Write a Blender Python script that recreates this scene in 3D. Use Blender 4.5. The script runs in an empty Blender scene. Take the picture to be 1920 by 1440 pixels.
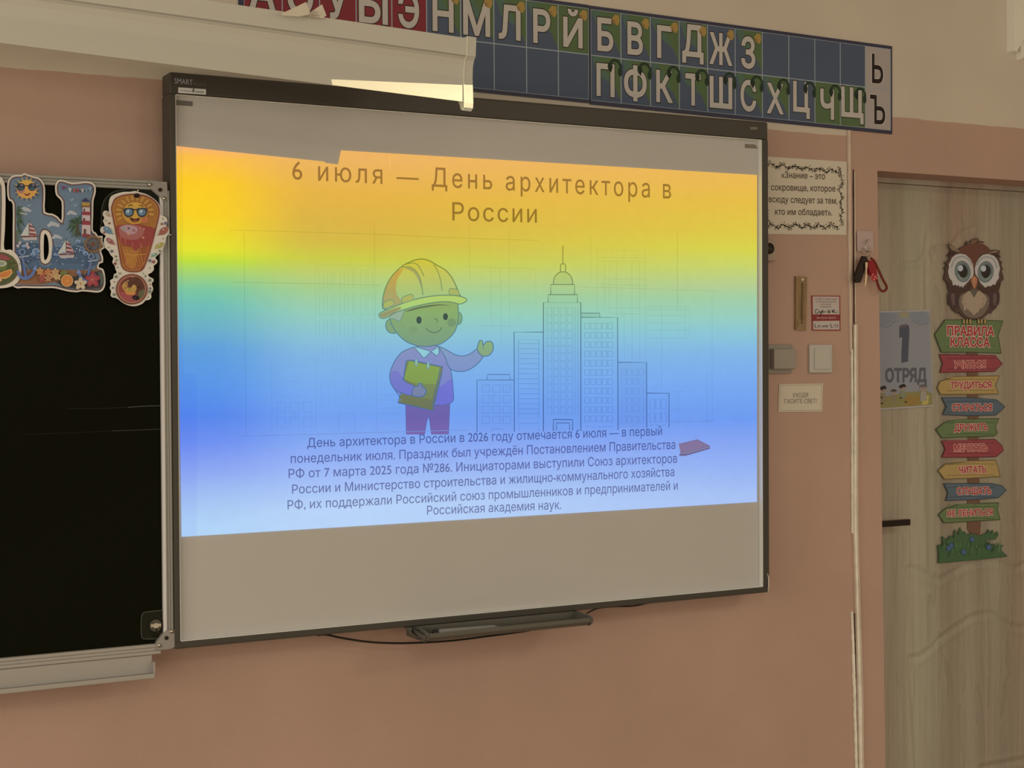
import bpy, bmesh, math, random
from mathutils import Vector, Matrix
from mathutils.geometry import tessellate_polygon, delaunay_2d_cdt
R = math.radians
random.seed(7)
scene = bpy.context.scene
COL = scene.collection

# ------------------------------------------------------------------ camera
CP = Vector((-0.93896863, -3.34658768, 1.52563825))
YAW, PIT, ROL, FPX = 0.49473168, -0.01644466, -0.00570444, 2886.0
fw = Vector((math.sin(YAW)*math.cos(PIT), math.cos(YAW)*math.cos(PIT), math.sin(PIT)))
rt = Vector((math.cos(YAW), -math.sin(YAW), 0)); up = rt.cross(fw)
rt, up = rt*math.cos(ROL)+up*math.sin(ROL), -rt*math.sin(ROL)+up*math.cos(ROL)
cam = bpy.data.cameras.new('camera'); cam.sensor_width = 36; cam.lens = 36*FPX/1920
camo = bpy.data.objects.new('camera', cam); COL.objects.link(camo)
M = Matrix((( rt.x, up.x, -fw.x), (rt.y, up.y, -fw.y), (rt.z, up.z, -fw.z))).to_4x4()
M.translation = CP; camo.matrix_world = M
cam.clip_start = .05
scene.camera = camo

# ------------------------------------------------------------------ light and exposure
scene.view_settings.view_transform = 'Standard'; scene.view_settings.look = 'None'
scene.view_settings.gamma = 1; scene.view_settings.exposure = 0; scene.view_settings.use_curve_mapping = False
w = bpy.data.worlds.new('sky'); scene.world = w; w.use_nodes = True
bg = w.node_tree.nodes['Background']; bg.inputs[0].default_value = (1.0, .84, .62, 1); bg.inputs[1].default_value = 1.0
def area(name, loc, rot, sx, sy, power, color):
    l = bpy.data.lights.new(name, 'AREA'); l.shape = 'RECTANGLE'; l.size = sx; l.size_y = sy
    l.energy = power; l.color = color
    o = bpy.data.objects.new(name, l); COL.objects.link(o); o.location = loc; o.rotation_euler = rot
    return o
WARM = (1.0, .90, .63)
# daylight entering through the three windows of the left wall; two added ceiling fill areas
for i, y in enumerate((-1.9, -4.0, -6.1)):
    area('window_and_fill_light', (-3.4, y, 1.75), (0, R(-90), 0), 1.5, 1.5, 24, WARM)
for x, y in ((-1.0, -4.6), (3.0, -3.8)):
    area('ceiling_fill', (x, y, 3.02), (0, 0, 0), 1.2, .6, 28, (1.0, .90, .64))
# flat fill light added at two made-up windows of the back wall
for x in (.6, 3.6):
    area('window_and_fill_light', (x, -7.9, 1.55), (R(88), 0, 0), 1.7, 1.4, 20, (1.0, .90, .64))
# data projector under the ceiling: a point source behind the rectangular gate of its lens
PP = Vector((1.119, -1.768, 2.489))
sl = bpy.data.lights.new('projector_beam', 'SPOT'); sl.energy = 125; sl.spot_size = R(62); sl.spot_blend = 0
sl.shadow_soft_size = 0; sl.color = (1.0, .80, .42)
slo = bpy.data.objects.new('projector_beam', sl); COL.objects.link(slo); slo.location = PP
slo.rotation_euler = (Vector((.78, -.08, 1.45))-PP).to_track_quat('-Z', 'Y').to_euler()

# ------------------------------------------------------------------ helpers
def U(x, y, Y=0.0):
    """point of the plane y = Y (parallel to the front wall) seen at this spot of the photograph"""
    d = fw + rt*((x-960)/FPX) - up*((y-720)/FPX)
    return CP + d*((Y-CP.y)/d.y)
def lin1(c):
    c = c/255.0
    return c/12.92 if c <= .04045 else ((c+.055)/1.055)**2.4
def lin(c): return tuple(lin1(v) for v in c)
W1 = (178, 160, 132)      # how bright white paper reads on the front wall
W2 = (158, 138, 110)      # ... and in the door recess
def alb(c, white=W1, k=.8):
    a, b = lin(c), lin(white)
    return tuple(min(.92, k*a[i]/b[i]) for i in range(3))
MATS = {}
def new_mat(name):
    m = bpy.data.materials.new(name); m.use_nodes = True
    nt = m.node_tree; nt.nodes.clear()
    o = nt.nodes.new('ShaderNodeOutputMaterial'); b = nt.nodes.new('ShaderNodeBsdfPrincipled')
    nt.links.new(b.outputs[0], o.inputs[0])
    return m, nt, b
def mat(name, color, rough=.6, metal=0, bump=0, scale=60, var=0, spec=.4, vscale=3, stretch=(1, 1, 1)):
    if name in MATS: return MATS[name]
    m, nt, b = new_mat(name)
    b.inputs['Roughness'].default_value = rough; b.inputs['Metallic'].default_value = metal
    b.inputs['Specular IOR Level'].default_value = spec
    tc = nt.nodes.new('ShaderNodeTexCoord'); mp = nt.nodes.new('ShaderNodeMapping'); mp.inputs['Scale'].default_value = stretch
    nt.links.new(tc.outputs['Object'], mp.inputs[0])
    c = (*color, 1)
    if var:
        n = nt.nodes.new('ShaderNodeTexNoise'); n.inputs['Scale'].default_value = vscale; n.inputs['Detail'].default_value = 4
        r = nt.nodes.new('ShaderNodeValToRGB'); r.color_ramp.elements[0].position = .3; r.color_ramp.elements[1].position = .7
        r.color_ramp.elements[0].color = (*[v*(1-var) for v in color], 1); r.color_ramp.elements[1].color = (*[min(1, v*(1+var)) for v in color], 1)
        nt.links.new(mp.outputs[0], n.inputs[0]); nt.links.new(n.outputs[0], r.inputs[0]); nt.links.new(r.outputs[0], b.inputs['Base Color'])
    else: b.inputs['Base Color'].default_value = c
    if bump:
        n = nt.nodes.new('ShaderNodeTexNoise'); n.inputs['Scale'].default_value = scale; n.inputs['Detail'].default_value = 5
        bp = nt.nodes.new('ShaderNodeBump'); bp.inputs['Strength'].default_value = bump; bp.inputs['Distance'].default_value = .00002
        nt.links.new(mp.outputs[0], n.inputs[0]); nt.links.new(n.outputs[0], bp.inputs['Height']); nt.links.new(bp.outputs[0], b.inputs['Normal'])
    MATS[name] = m
    return m
def print_mat():
    """ink on paper: flat colours held per face"""
    if 'print' in MATS: return MATS['print']
    m, nt, b = new_mat('printed_ink'); b.inputs['Roughness'].default_value = .55; b.inputs['Specular IOR Level'].default_value = .25
    a = nt.nodes.new('ShaderNodeAttribute'); a.attribute_name = 'ink'
    nt.links.new(a.outputs['Color'], b.inputs['Base Color']); MATS['print'] = m
    return m

def tag(o, label=None, cat=None, group=None, kind=None):
    for k, v in (('label', label), ('category', cat), ('group', group), ('kind', kind)):
        if v: o[k] = v
    return o
def empty(name, loc, label, cat, group=None):
    o = bpy.data.objects.new(name, None); COL.objects.link(o); o.location = loc; o.empty_display_size = .05
    return tag(o, label, cat, group)
def link(name, me, m, parent=None):
    o = bpy.data.objects.new(name, me); COL.objects.link(o)
    if m is not None: me.materials.append(m)
    if parent:
        o.parent = parent
        o.matrix_parent_inverse = parent_inverse(parent)
    return o
def parent_inverse(p):
    mw = Matrix.Translation(p.location) if p.type == 'EMPTY' else Matrix.Identity(4)
    return mw.inverted()
def bm_obj(name, bm, m, parent=None, smooth=False):
    bmesh.ops.recalc_face_normals(bm, faces=bm.faces[:])
    me = bpy.data.meshes.new(name); bm.to_mesh(me); bm.free()
    if smooth:
        for p in me.polygons: p.use_smooth = True
    return link(name, me, m, parent)
def add_box(bm, lo, hi, bev=0, seg=2):
    g = bmesh.ops.create_cube(bm, size=1)
    for v in g['verts']:
        v.co = Vector([lo[i]+(v.co[i]+.5)*(hi[i]-lo[i]) for i in range(3)])
    if bev:
        es = list({e for v in g['verts'] for e in v.link_edges})
        bmesh.ops.bevel(bm, geom=es, offset=bev, segments=seg, profile=.6, affect='EDGES')
def box(name, lo, hi, m, parent=None, bev=0, seg=2):
    bm = bmesh.new(); add_box(bm, lo, hi, bev, seg); return bm_obj(name, bm, m, parent)
def add_prism(bm, pts, d):
    """closed outline of 3-D points pushed by vector d"""
    d = Vector(d); a = [bm.verts.new(p) for p in pts]; b = [bm.verts.new(Vector(p)+d) for p in pts]
    n = len(pts)
    for i in range(n): bm.faces.new((a[i], a[(i+1) % n], b[(i+1) % n], b[i]))
    for t in tessellate_polygon([[Vector(p) for p in pts]]):
        bm.faces.new([a[i] for i in t]); bm.faces.new([b[i] for i in reversed(t)])
def prism(name, pts, d, m, parent=None):
    bm = bmesh.new(); add_prism(bm, pts, d); return bm_obj(name, bm, m, parent)
def add_tube(bm, pts, r, seg=10, cap=True):
    pts = [Vector(p) for p in pts]; rings = []
    for i, p in enumerate(pts):
        t = (pts[min(i+1, len(pts)-1)]-pts[max(i-1, 0)]).normalized()
        a = t.cross(Vector((0, 0, 1)))
        if a.length < .2: a = t.cross(Vector((1, 0, 0)))
        a.normalize(); b = t.cross(a)
        rr = r[i] if isinstance(r, (list, tuple)) else r
        rings.append([bm.verts.new(p+(a*math.cos(k*math.tau/seg)+b*math.sin(k*math.tau/seg))*rr) for k in range(seg)])
    for i in range(len(rings)-1):
        for k in range(seg): bm.faces.new((rings[i][k], rings[i][(k+1) % seg], rings[i+1][(k+1) % seg], rings[i+1][k]))
    if cap:
        bm.faces.new(rings[0]); bm.faces.new(list(reversed(rings[-1])))
def tube(name, pts, r, m, parent=None, seg=10, smooth=True):
    bm = bmesh.new(); add_tube(bm, pts, r, seg); return bm_obj(name, bm, m, parent, smooth)
def spline(pts, n=6, closed=False):
    out = []; N = len(pts)
    rng = range(N) if closed else range(N-1)
    for i in rng:
        g = (lambda j: pts[j % N]) if closed else (lambda j: pts[max(0, min(N-1, j))])
        p0, p1, p2, p3 = g(i-1), g(i), g(i+1), g(i+2)
        for k in range(n):
            t = k/n
            out.append(tuple(.5*(2*p1[a]+(p2[a]-p0[a])*t+(2*p0[a]-5*p1[a]+4*p2[a]-p3[a])*t*t+(3*p1[a]-p0[a]-3*p2[a]+p3[a])*t**3) for a in range(len(p1))))
    if not closed: out.append(tuple(pts[-1]))
    return out
def ell(cx, cy, rx, ry, n=20, rot=0, a0=0, a1=360):
    out = []
    full = abs(a1-a0) >= 360
    for k in range(n if full else n+1):
        a = R(a0+(a1-a0)*k/n); x, y = rx*math.cos(a), ry*math.sin(a); c, s = math.cos(R(rot)), math.sin(R(rot))
        out.append((cx+x*c-y*s, cy+x*s+y*c))
    return out
def rect(x0, y0, x1, y1): return [(x0, y0), (x1, y0), (x1, y1), (x0, y1)]
def inset(pts, d):
    N = len(pts); A = sum(pts[i][0]*pts[(i+1) % N][1]-pts[(i+1) % N][0]*pts[i][1] for i in range(N)); s = 1 if A > 0 else -1
    out = []
    for i in range(N):
        p, a, b = Vector(pts[i]), Vector(pts[i-1]), Vector(pts[(i+1) % N])
        e1, e2 = (p-a), (b-p)
        if e1.length < 1e-6 or e2.length < 1e-6: out.append(tuple(p)); continue
        e1.normalize(); e2.normalize()
        n1, n2 = Vector((-e1.y, e1.x)), Vector((-e2.y, e2.x)); n = n1+n2
        if n.length < .3: n = n1
        n.normalize(); k = min(1.6, 1/max(.4, n.dot(n1)))
        q = p+n*s*d*k; out.append((q.x, q.y))
    return out
def star(cx, cy, r, n=5, ri=.45, rot=-90):
    return [(cx+(r if k % 2 == 0 else r*ri)*math.cos(R(rot+180*k/n)), cy+(r if k % 2 == 0 else r*ri)*math.sin(R(rot+180*k/n))) for k in range(2*n)]

_glyph = {}
def text_mesh(body, bold=0.0, spacing=1.0):
    """vertices and triangles of a line of text, cap height 0.728; filled by winding number"""
    key = (body, bold, spacing)
    if key in _glyph: return _glyph[key]
    c = bpy.data.curves.new('text', 'FONT'); c.body = body; c.space_character = spacing; c.resolution_u = 3
    o = bpy.data.objects.new('text', c); COL.objects.link(o)
    dg = bpy.context.evaluated_depsgraph_get(); dg.update()
    cu = o.to_curve(dg); loops = []
    for sp in cu.splines:
        P = sp.bezier_points; n = len(P); L_ = []
        for i in range(n if sp.use_cyclic_u else n-1):
            p, q = P[i], P[(i+1) % n]; a, h1, h2, b = p.co.xy, p.handle_right.xy, q.handle_left.xy, q.co.xy
            straight = abs((h1-a).cross(b-a)) < 1e-5 and abs((h2-a).cross(b-a)) < 1e-5
            for k in range(1 if straight else 4):
                t = k/4; v = a*(1-t)**3+h1*3*t*(1-t)**2+h2*3*t*t*(1-t)+b*t**3
                if not L_ or (Vector(L_[-1])-v).length > 1e-5: L_.append((v.x, v.y))
        if len(L_) > 1 and (Vector(L_[0])-Vector(L_[-1])).length < 1e-5: L_.pop()
        if len(L_) > 2: loops.append(L_)
    o.to_curve_clear(); bpy.data.objects.remove(o); bpy.data.curves.remove(c)
    sa = lambda l: sum(l[i][0]*l[(i+1) % len(l)][1]-l[(i+1) % len(l)][0]*l[i][1] for i in range(len(l)))/2
    def wn(x, y, ls):
        w_ = 0
        for l in ls:
            n = len(l)
            for i in range(n):
                (x0, y0), (x1, y1) = l[i], l[(i+1) % n]
                if (y0 <= y) != (y1 <= y):
                    if (x0+(y-y0)/(y1-y0)*(x1-x0)) > x: w_ += 1 if y1 > y0 else -1
        return w_
    # cluster loops whose boxes overlap in x, so each glyph is filled on its own
    bx = lambda l: (min(p[0] for p in l), max(p[0] for p in l))
    loops.sort(key=lambda l: bx(l)[0]); groups = []
    for l in loops:
        if groups and bx(l)[0] < groups[-1][1]-1e-4: groups[-1][0].append(l); groups[-1][1] = max(groups[-1][1], bx(l)[1])
        else: groups.append([[l], bx(l)[1]])
    vs, fs = [], []
    for ls, _ in groups:
        big = max(ls, key=lambda l: abs(sa(l))); sg_ = 1 if sa(big) > 0 else -1
        if bold:
            out = []
            for l in ls:
                hole = (1 if sa(l) > 0 else -1) != sg_
                r_ = inset(l, bold if hole else -bold)
                if (sa(r_) > 0) == (sa(l) > 0) and abs(sa(r_)) > 2e-4: out.append(r_)
            ls = out
        pts, ed = [], []
        for l in ls:
            b0 = len(pts); pts += [Vector(p) for p in l]; ed += [(b0+i, b0+(i+1) % len(l)) for i in range(len(l))]
        r_ = delaunay_2d_cdt(pts, ed, [], 0, 1e-6); V2, F2 = r_[0], r_[2]; b0 = len(vs); vs += [(v.x, v.y) for v in V2]
        for f in F2:
            x = sum(V2[i].x for i in f)/len(f); y = sum(V2[i].y for i in f)/len(f)
            if wn(x, y, ls): fs.append(tuple(i+b0 for i in f))
    _glyph[key] = (vs, fs)
    return _glyph[key]

class Art:
    """flat print: coloured outlines stacked a hair apart on the plane y = Y; tf maps drawing units to photo pixels"""
    STEP = .00003
    def __init__(s, Y, white=W1, tf=None, layer=0):
        s.Y, s.white, s.tf = Y, white, tf or (lambda x, y: (x, y)); s.v, s.f, s.c, s.layer = [], [], [], layer
    def col(s, c):
        l = (c[0]+c[1]+c[2])/3; return alb(tuple(.92*(v*.9+l*k_) for v, k_ in zip(c, (.11, .10, .09))), s.white)
    def P(s, x, y):
        p = U(*s.tf(x, y), s.Y); return (p.x, s.Y-s.layer*s.STEP, p.z)
    def add(s, vs, fs, c):
        b = len(s.v); s.v += vs; s.f += [tuple(i+b for i in f) for f in fs]; s.c += [c]*len(fs)
    def poly(s, pts, c, holes=(), raw=None, lift=True):
        if lift: s.layer += 1
        loops = [[Vector((x, y, 0)) for x, y in l] for l in ([pts]+list(holes))]
        flat = [p for l in loops for p in l]
        s.add([s.P(p.x, p.y) for p in flat], [tuple(t) for t in tessellate_polygon(loops)], raw or s.col(c))
        return s
    def stroke(s, pts, wd, c, closed=False, raw=None, lift=True):
        if lift: s.layer += 1
        pts = [Vector(p[:2]) for p in pts]; N = len(pts); vs = []
        for i, p in enumerate(pts):
            a = pts[i-1] if (i or closed) else p; b = pts[(i+1) % N] if (i < N-1 or closed) else p
            t = b-a
            if t.length < 1e-9: t = Vector((1, 0))
            t.normalize(); n = Vector((-t.y, t.x))*wd/2
            vs += [s.P(*(p+n)), s.P(*(p-n))]
        M_ = N if closed else N-1
        s.add(vs, [(2*i, 2*i+1, (2*i+3) % (2*N), (2*i+2) % (2*N)) for i in range(M_)], raw or s.col(c)); return s
    def text(s, body, a, b, cap, c, bold=0, spacing=1, raw=None, ext=None):
        """a, b: baseline ends (of the ink), cap: height of a capital in drawing units"""
        s.layer += 1
        vs, fs = text_mesh(body, bold, spacing)
        ex = text_mesh(body, ext, spacing)[0] if ext is not None else vs
        x0, x1 = min(v[0] for v in ex), max(v[0] for v in ex)
        A = U(*s.tf(*a), s.Y); B = U(*s.tf(*b), s.Y)
        ha = U(*s.tf(a[0], a[1]-cap), s.Y).z-A.z; hb = U(*s.tf(b[0], b[1]-cap), s.Y).z-B.z
        out = []
        for x, y in vs:
            t = (x-x0)/(x1-x0); p = A.lerp(B, t); out.append((p.x, s.Y-s.layer*s.STEP, p.z+(ha+(hb-ha)*t)*y/.728))
        s.add(out, fs, raw or s.col(c)); return s
    def obj(s, name, parent=None, m=None):
        me = bpy.data.meshes.new(name); me.from_pydata(s.v, [], s.f)
        at = me.attributes.new('ink', 'FLOAT_COLOR', 'FACE')
        for i, c in enumerate(s.c): at.data[i].color = (*c[:3], 1)
        me.update()
        return link(name, me, m or print_mat(), parent)
def sheet(name, pts, Y, th, m, parent=None):
    """a sheet of real thickness with its front on the plane y = Y"""
    return prism(name, [U(x, y, Y) for x, y in pts], (0, th, 0), m, parent)

# ------------------------------------------------------------------ materials
def wall_mat(name, line):
    m, nt, b = new_mat(name); b.inputs['Roughness'].default_value = .7; b.inputs['Specular IOR Level'].default_value = .25
    g = nt.nodes.new('ShaderNodeNewGeometry'); sp = nt.nodes.new('ShaderNodeSeparateXYZ'); nt.links.new(g.outputs['Position'], sp.inputs[0])
    n = nt.nodes.new('ShaderNodeTexNoise'); n.inputs['Scale'].default_value = 9; n.inputs['Detail'].default_value = 5; nt.links.new(g.outputs['Position'], n.inputs[0])
    ma = nt.nodes.new('ShaderNodeMath'); ma.operation = 'MULTIPLY_ADD'; ma.inputs[1].default_value = .012; nt.links.new(n.outputs[0], ma.inputs[0]); nt.links.new(sp.outputs['Z'], ma.inputs[2])
    st = nt.nodes.new('ShaderNodeMapRange'); st.inputs[1].default_value = line+.006-.0012; st.inputs[2].default_value = line+.006+.0012; nt.links.new(ma.outputs[0], st.inputs[0])
    n2 = nt.nodes.new('ShaderNodeTexNoise'); n2.inputs['Scale'].default_value = 2.2; n2.inputs['Detail'].default_value = 6; nt.links.new(g.outputs['Position'], n2.inputs[0])
    def ramp(c):
        r = nt.nodes.new('ShaderNodeValToRGB'); nt.links.new(n2.outputs[0], r.inputs[0])
        r.color_ramp.elements[0].position = .3; r.color_ramp.elements[1].position = .72
        r.color_ramp.elements[0].color = (*[v*.93 for v in c], 1); r.color_ramp.elements[1].color = (*[v*1.06 for v in c], 1); return r
    lo, hi = ramp(alb((148, 112, 88))), ramp(alb((164, 142, 114)))
    mx = nt.nodes.new('ShaderNodeMix'); mx.data_type = 'RGBA'
    nt.links.new(st.outputs[0], mx.inputs[0]); nt.links.new(lo.outputs[0], mx.inputs[6]); nt.links.new(hi.outputs[0], mx.inputs[7]); nt.links.new(mx.outputs[2], b.inputs['Base Color'])
    n3 = nt.nodes.new('ShaderNodeTexNoise'); n3.inputs['Scale'].default_value = 14; n3.inputs['Detail'].default_value = 8; nt.links.new(g.outputs['Position'], n3.inputs[0])
    bp = nt.nodes.new('ShaderNodeBump'); bp.inputs['Strength'].default_value = .25; bp.inputs['Distance'].default_value = .01
    nt.links.new(n3.outputs[0], bp.inputs['Height']); nt.links.new(bp.outputs[0], b.inputs['Normal'])
    return m
WALL = wall_mat('painted_plaster', 2.142); WALLR = wall_mat('painted_plaster_right', 2.207)
PLAIN = mat('beige_paint', alb((162, 140, 112)), .8, bump=.1, scale=20, var=.04)
WHITECEIL = mat('ceiling_white', (.78, .77, .74), .9)
FLOORM = mat('linoleum', (.42, .31, .21), .5, var=.15, vscale=6)
FILLER = mat('old_plaster_filler', alb((196, 172, 138)), .8, bump=.4, scale=90, var=.12, vscale=30)
DARKGAP = mat('dark_gap', (.035, .02, .014), .9)
FRAME = mat('charcoal_plastic', alb((51, 43, 33)), .45, bump=.05, scale=300)
TRAYM = mat('dark_grey_plastic', alb((74, 65, 51)), .45)
LIP = mat('white_bezel_lining', alb((180, 165, 140)), .4)
BOARDW = mat('matte_whiteboard', alb((150, 135, 115)), .55, var=.015, spec=.2)
HOUS = mat('cream_enamel', alb((151, 136, 112)), .4, bump=.04, scale=10)
HOUSCAP = mat('cream_plastic_cap', alb((175, 160, 125)), .35)
ALU = mat('brushed_aluminium', alb((118, 106, 88)), .4, metal=.15, bump=.05, scale=40)
ALU2 = mat('pale_aluminium', alb((132, 117, 98)), .45, metal=.1)
ALU3 = mat('bright_rail_edge', alb((172, 156, 138)), .4)
BRACK = mat('grey_plastic_corner', alb((118, 104, 88)), .5)
CHALK = mat('dark_green_enamel', (.0050, .0058, .0020), .6, var=.2, vscale=2, spec=.06)
CHALK2 = mat('dark_green_patch', (.010, .012, .007), .5, spec=.2)
METAL = mat('steel', (.6, .58, .55), .3, metal=1)
BLACK = mat('black_rubber', (.01, .009, .008), .5)
PAPER = mat('white_paper', (.70, .66, .62), .8, bump=.03, scale=60)
SWITCH = mat('ivory_plastic', alb((152, 136, 114)), .3)
SWITCH2 = mat('dull_ivory_plastic', alb((124, 108, 88)), .4)

# ------------------------------------------------------------------ room shell
F = 0.0; H = 3.1; XL, XR, YB = -3.5, 5.0, -8.0
T = lambda o: tag(o, kind='structure')
T(box('floor', (XL-.3, YB-.3, -.1), (XR+.3, 1.5, 0), FLOORM))
T(box('ceiling', (XL-.3, YB-.3, H), (XR+.3, 1.5, H+.1), WHITECEIL))
# front wall, left of the joint; and the boxed-in part round the door, right of it
ca, cb = U(1591, 240), U(1620, 1440)
def crack_x(z): return ca.x+(cb.x-ca.x)*(ca.z-z)/(ca.z-cb.z)
T(prism('wall_front', [(XL, 0, 0), (crack_x(0), 0, 0), (crack_x(2.4), 0, 2.4), (crack_x(2.4), 0, H), (XL, 0, H)], (0, .2, 0), WALL))
DX0t, DX0b, DX1, DZ = U(1645, 318).x, U(1660, 1440).x, 2.98, 2.05
D0 = DX0b+(DX0b-DX0t)*(.35)/(1.62)
DTOP = (U(1645, 318).z+U(1920, 341).z)/2
e = .00002
T(prism('wall_front_right', [(crack_x(0)+e, 0, 0), (D0, 0, 0), (DX0t, 0, DTOP), (DX1, 0, DTOP), (DX1, 0, 0), (XR, 0, 0), (XR, 0, H), (crack_x(2.4)+e, 0, H), (crack_x(2.4)+e, 0, 2.4)], (0, .26, 0), WALLR))
T(box('wall_right', (XR, YB, 0), (XR+.2, .2, H), PLAIN))
bm = bmesh.new()
for a, b_ in ((XL, -.3), (1.5, 2.7), (4.5, XR)): add_box(bm, (a, YB-.2, .9), (b_, YB, 2.6))
add_box(bm, (XL, YB-.2, 0), (XR, YB, .9)); add_box(bm, (XL, YB-.2, 2.6), (XR, YB, H))
T(bm_obj('wall_back', bm, PLAIN))
bm = bmesh.new()
ys = [(-8, -7.0), (-5.2, -4.9), (-3.1, -2.8), (-1.0, 0)]
for a, b_ in ys: add_box(bm, (XL-.2, a, .9), (XL, b_, 2.6))
add_box(bm, (XL-.2, YB, 0), (XL, .2, .9)); add_box(bm, (XL-.2, YB, 2.6), (XL, .2, H))
T(bm_obj('wall_left', bm, PLAIN))
PVC = mat('white_window_plastic', (.75, .74, .7), .3)
for i, (a, b_) in enumerate(((-7.0, -5.2), (-4.9, -3.1), (-2.8, -1.0))):
    bm = bmesh.new()
    for lo, hi in (((a, .9), (a+.07, 2.6)), ((b_-.07, .9), (b_, 2.6)), ((a, .9), (b_, .97)), ((a, 2.53), (b_, 2.6)), (((a+b_)/2-.05, .9), ((a+b_)/2+.05, 2.6))):
        add_box(bm, (XL-.13, lo[0], lo[1]), (XL-.06, hi[0], hi[1]))
    T(bm_obj('window_%d' % (i+1), bm, PVC))
for i, (a, b_) in enumerate(((-.3, 1.5), (2.7, 4.5))):  # back windows, added to go with the flat fill light
    bm = bmesh.new()
    for lo, hi in (((a, .9), (a+.07, 2.6)), ((b_-.07, .9), (b_, 2.6)), ((a, .9), (b_, .97)), ((a, 2.53), (b_, 2.6)), (((a+b_)/2-.05, .9), ((a+b_)/2+.05, 2.6))):
        add_box(bm, (lo[0], YB-.13, lo[1]), (hi[0], YB-.06, hi[1]))
    T(bm_obj('window_%d' % (i+4), bm, PVC))

# joint beside the door: pale filler, open crack, broken corner strip
def jx(y): return 1591+(y-240)*(1620-1591)/1200
def strip(name, a, b, Y, th, m, nseg=26, jit=.8, seed=1):
    """a, b: lists of (photo x offset from the joint, photo y) left and right side"""
    rnd = random.Random(seed); ys_ = [a+(b-a)*i/nseg for i in range(nseg+1)]
    return ys_, rnd
def ragged(name, y0, y1, xl, xr, Y, th, m, seed, jit=1.0, n=30):
    rnd = random.Random(seed); L, Rr = [], []
    for i in range(n+1):
        y = y0+(y1-y0)*i/n; t = i/n
        L.append((jx(y)+xl(t)+rnd.uniform(-jit, jit), y)); Rr.append((jx(y)+xr(t)+rnd.uniform(-jit, jit)*.5, y))
    return T(sheet(name, L+Rr[::-1], Y, th, m))
def path_strip(name, L, Rr, Y, th, m, seed, jit=.3, n=40):
    rnd = random.Random(seed); y0, y1 = L[0][1], L[-1][1]
    def at(P_, y):
        for (xa, ya), (xb, yb) in zip(P_, P_[1:]):
            if ya <= y <= yb: return xa+(xb-xa)*(y-ya)/(yb-ya)
        return P_[-1][0]
    ys_ = [y0+(y1-y0)*i/n for i in range(n+1)]
    return T(sheet(name, [(at(L, y)+rnd.uniform(-jit, jit), y) for y in ys_]+[(at(Rr, y)+rnd.uniform(-jit, jit)*.5, y) for y in ys_][::-1], Y, th, m))
F2 = mat('painted_filler', alb((166, 138, 110)), .8, bump=.3, scale=60, var=.06, vscale=30)
path_strip('trim_1', [(1590, 244), (1591.5, 450), (1594.5, 660)], [(1595, 244), (1596.5, 450), (1598, 660)], -.0055, .005, F2, 1, .4)
path_strip('trim_2', [(1599.3, 318), (1600.2, 560), (1601.2, 780), (1600.4, 950)], [(1601.0, 318), (1601.8, 560), (1603.0, 780), (1602.2, 950)], -.0015, .0012, DARKGAP, 2, .3)
path_strip('trim_3', [(1602.5, 608), (1602.5, 700), (1600.5, 980), (1606, 1150), (1608.5, 1300), (1611.5, 1450)], [(1608.5, 608), (1609, 700), (1609.5, 980), (1614, 1150), (1619, 1300), (1620.5, 1450)], -.008, .0075, F2, 3, .2)
path_strip('trim_4', [(1602.8, 610), (1603, 700), (1602.5, 980), (1607.3, 1150), (1611, 1300), (1614, 1450)], [(1605.4, 610), (1605.4, 700), (1606.2, 980), (1610.5, 1150), (1615.5, 1300), (1617, 1450)], -.011, .003, FILLER, 4, .2)
path_strip('trim_5', [(1596.6, 1147), (1598.5, 1200), (1601, 1290), (1603, 1360), (1605, 1450)], [(1599.4, 1147), (1602.0, 1200), (1604.8, 1290), (1606.5, 1360), (1609, 1450)], -.006, .005, FILLER, 5, .6)
path_strip('trim_6', [(1596.8, 655), (1597.6, 760), (1598, 1000)], [(1599.4, 655), (1600.0, 760), (1600.2, 1000)], -.0062, .005, FILLER, 6, .4)
path_strip('trim_7', [(1602.0, 1150), (1603.5, 1220), (1606, 1290)], [(1603.4, 1150), (1605.2, 1220), (1607.4, 1290)], -.0015, .0012, DARKGAP, 7, .3)
path_strip('trim_8', [(1602.0, 322), (1602.8, 470), (1603.5, 604)], [(1603.6, 322), (1604.6, 470), (1605.5, 604)], -.003, .0025, F2, 8, .2)

# ------------------------------------------------------------------ door
DY = .13
m, nt, b = new_mat('pale_wood_veneer'); b.inputs['Roughness'].default_value = .5; b.inputs['Specular IOR Level'].default_value = .3
tc = nt.nodes.new('ShaderNodeNewGeometry')
def nz(scale, detail, dist, vec):
    mp = nt.nodes.new('ShaderNodeMapping'); mp.inputs['Scale'].default_value = vec; nt.links.new(tc.outputs['Position'], mp.inputs[0])
    n = nt.nodes.new('ShaderNodeTexNoise'); n.inputs['Scale'].default_value = scale; n.inputs['Detail'].default_value = detail; n.inputs['Distortion'].default_value = dist; nt.links.new(mp.outputs[0], n.inputs[0]); return n.outputs[0]
def rampc(src, stops):
    r = nt.nodes.new('ShaderNodeValToRGB'); nt.links.new(src, r.inputs[0]); cr = r.color_ramp
    cr.elements[0].position = stops[0][0]; cr.elements[0].color = (*stops[0][1], 1); cr.elements[1].position = stops[-1][0]; cr.elements[1].color = (*stops[-1][1], 1)
    for p_, c_ in stops[1:-1]: e_ = cr.elements.new(p_); e_.color = (*c_, 1)
    return r.outputs[0]
def mixc(f, a_, b2_, bt='MIX'):
    x = nt.nodes.new('ShaderNodeMix'); x.data_type = 'RGBA'; x.blend_type = bt
    if isinstance(f, float): x.inputs[0].default_value = f
    else: nt.links.new(f, x.inputs[0])
    nt.links.new(a_, x.inputs[6]); nt.links.new(b2_, x.inputs[7]); return x.outputs[2]
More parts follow.
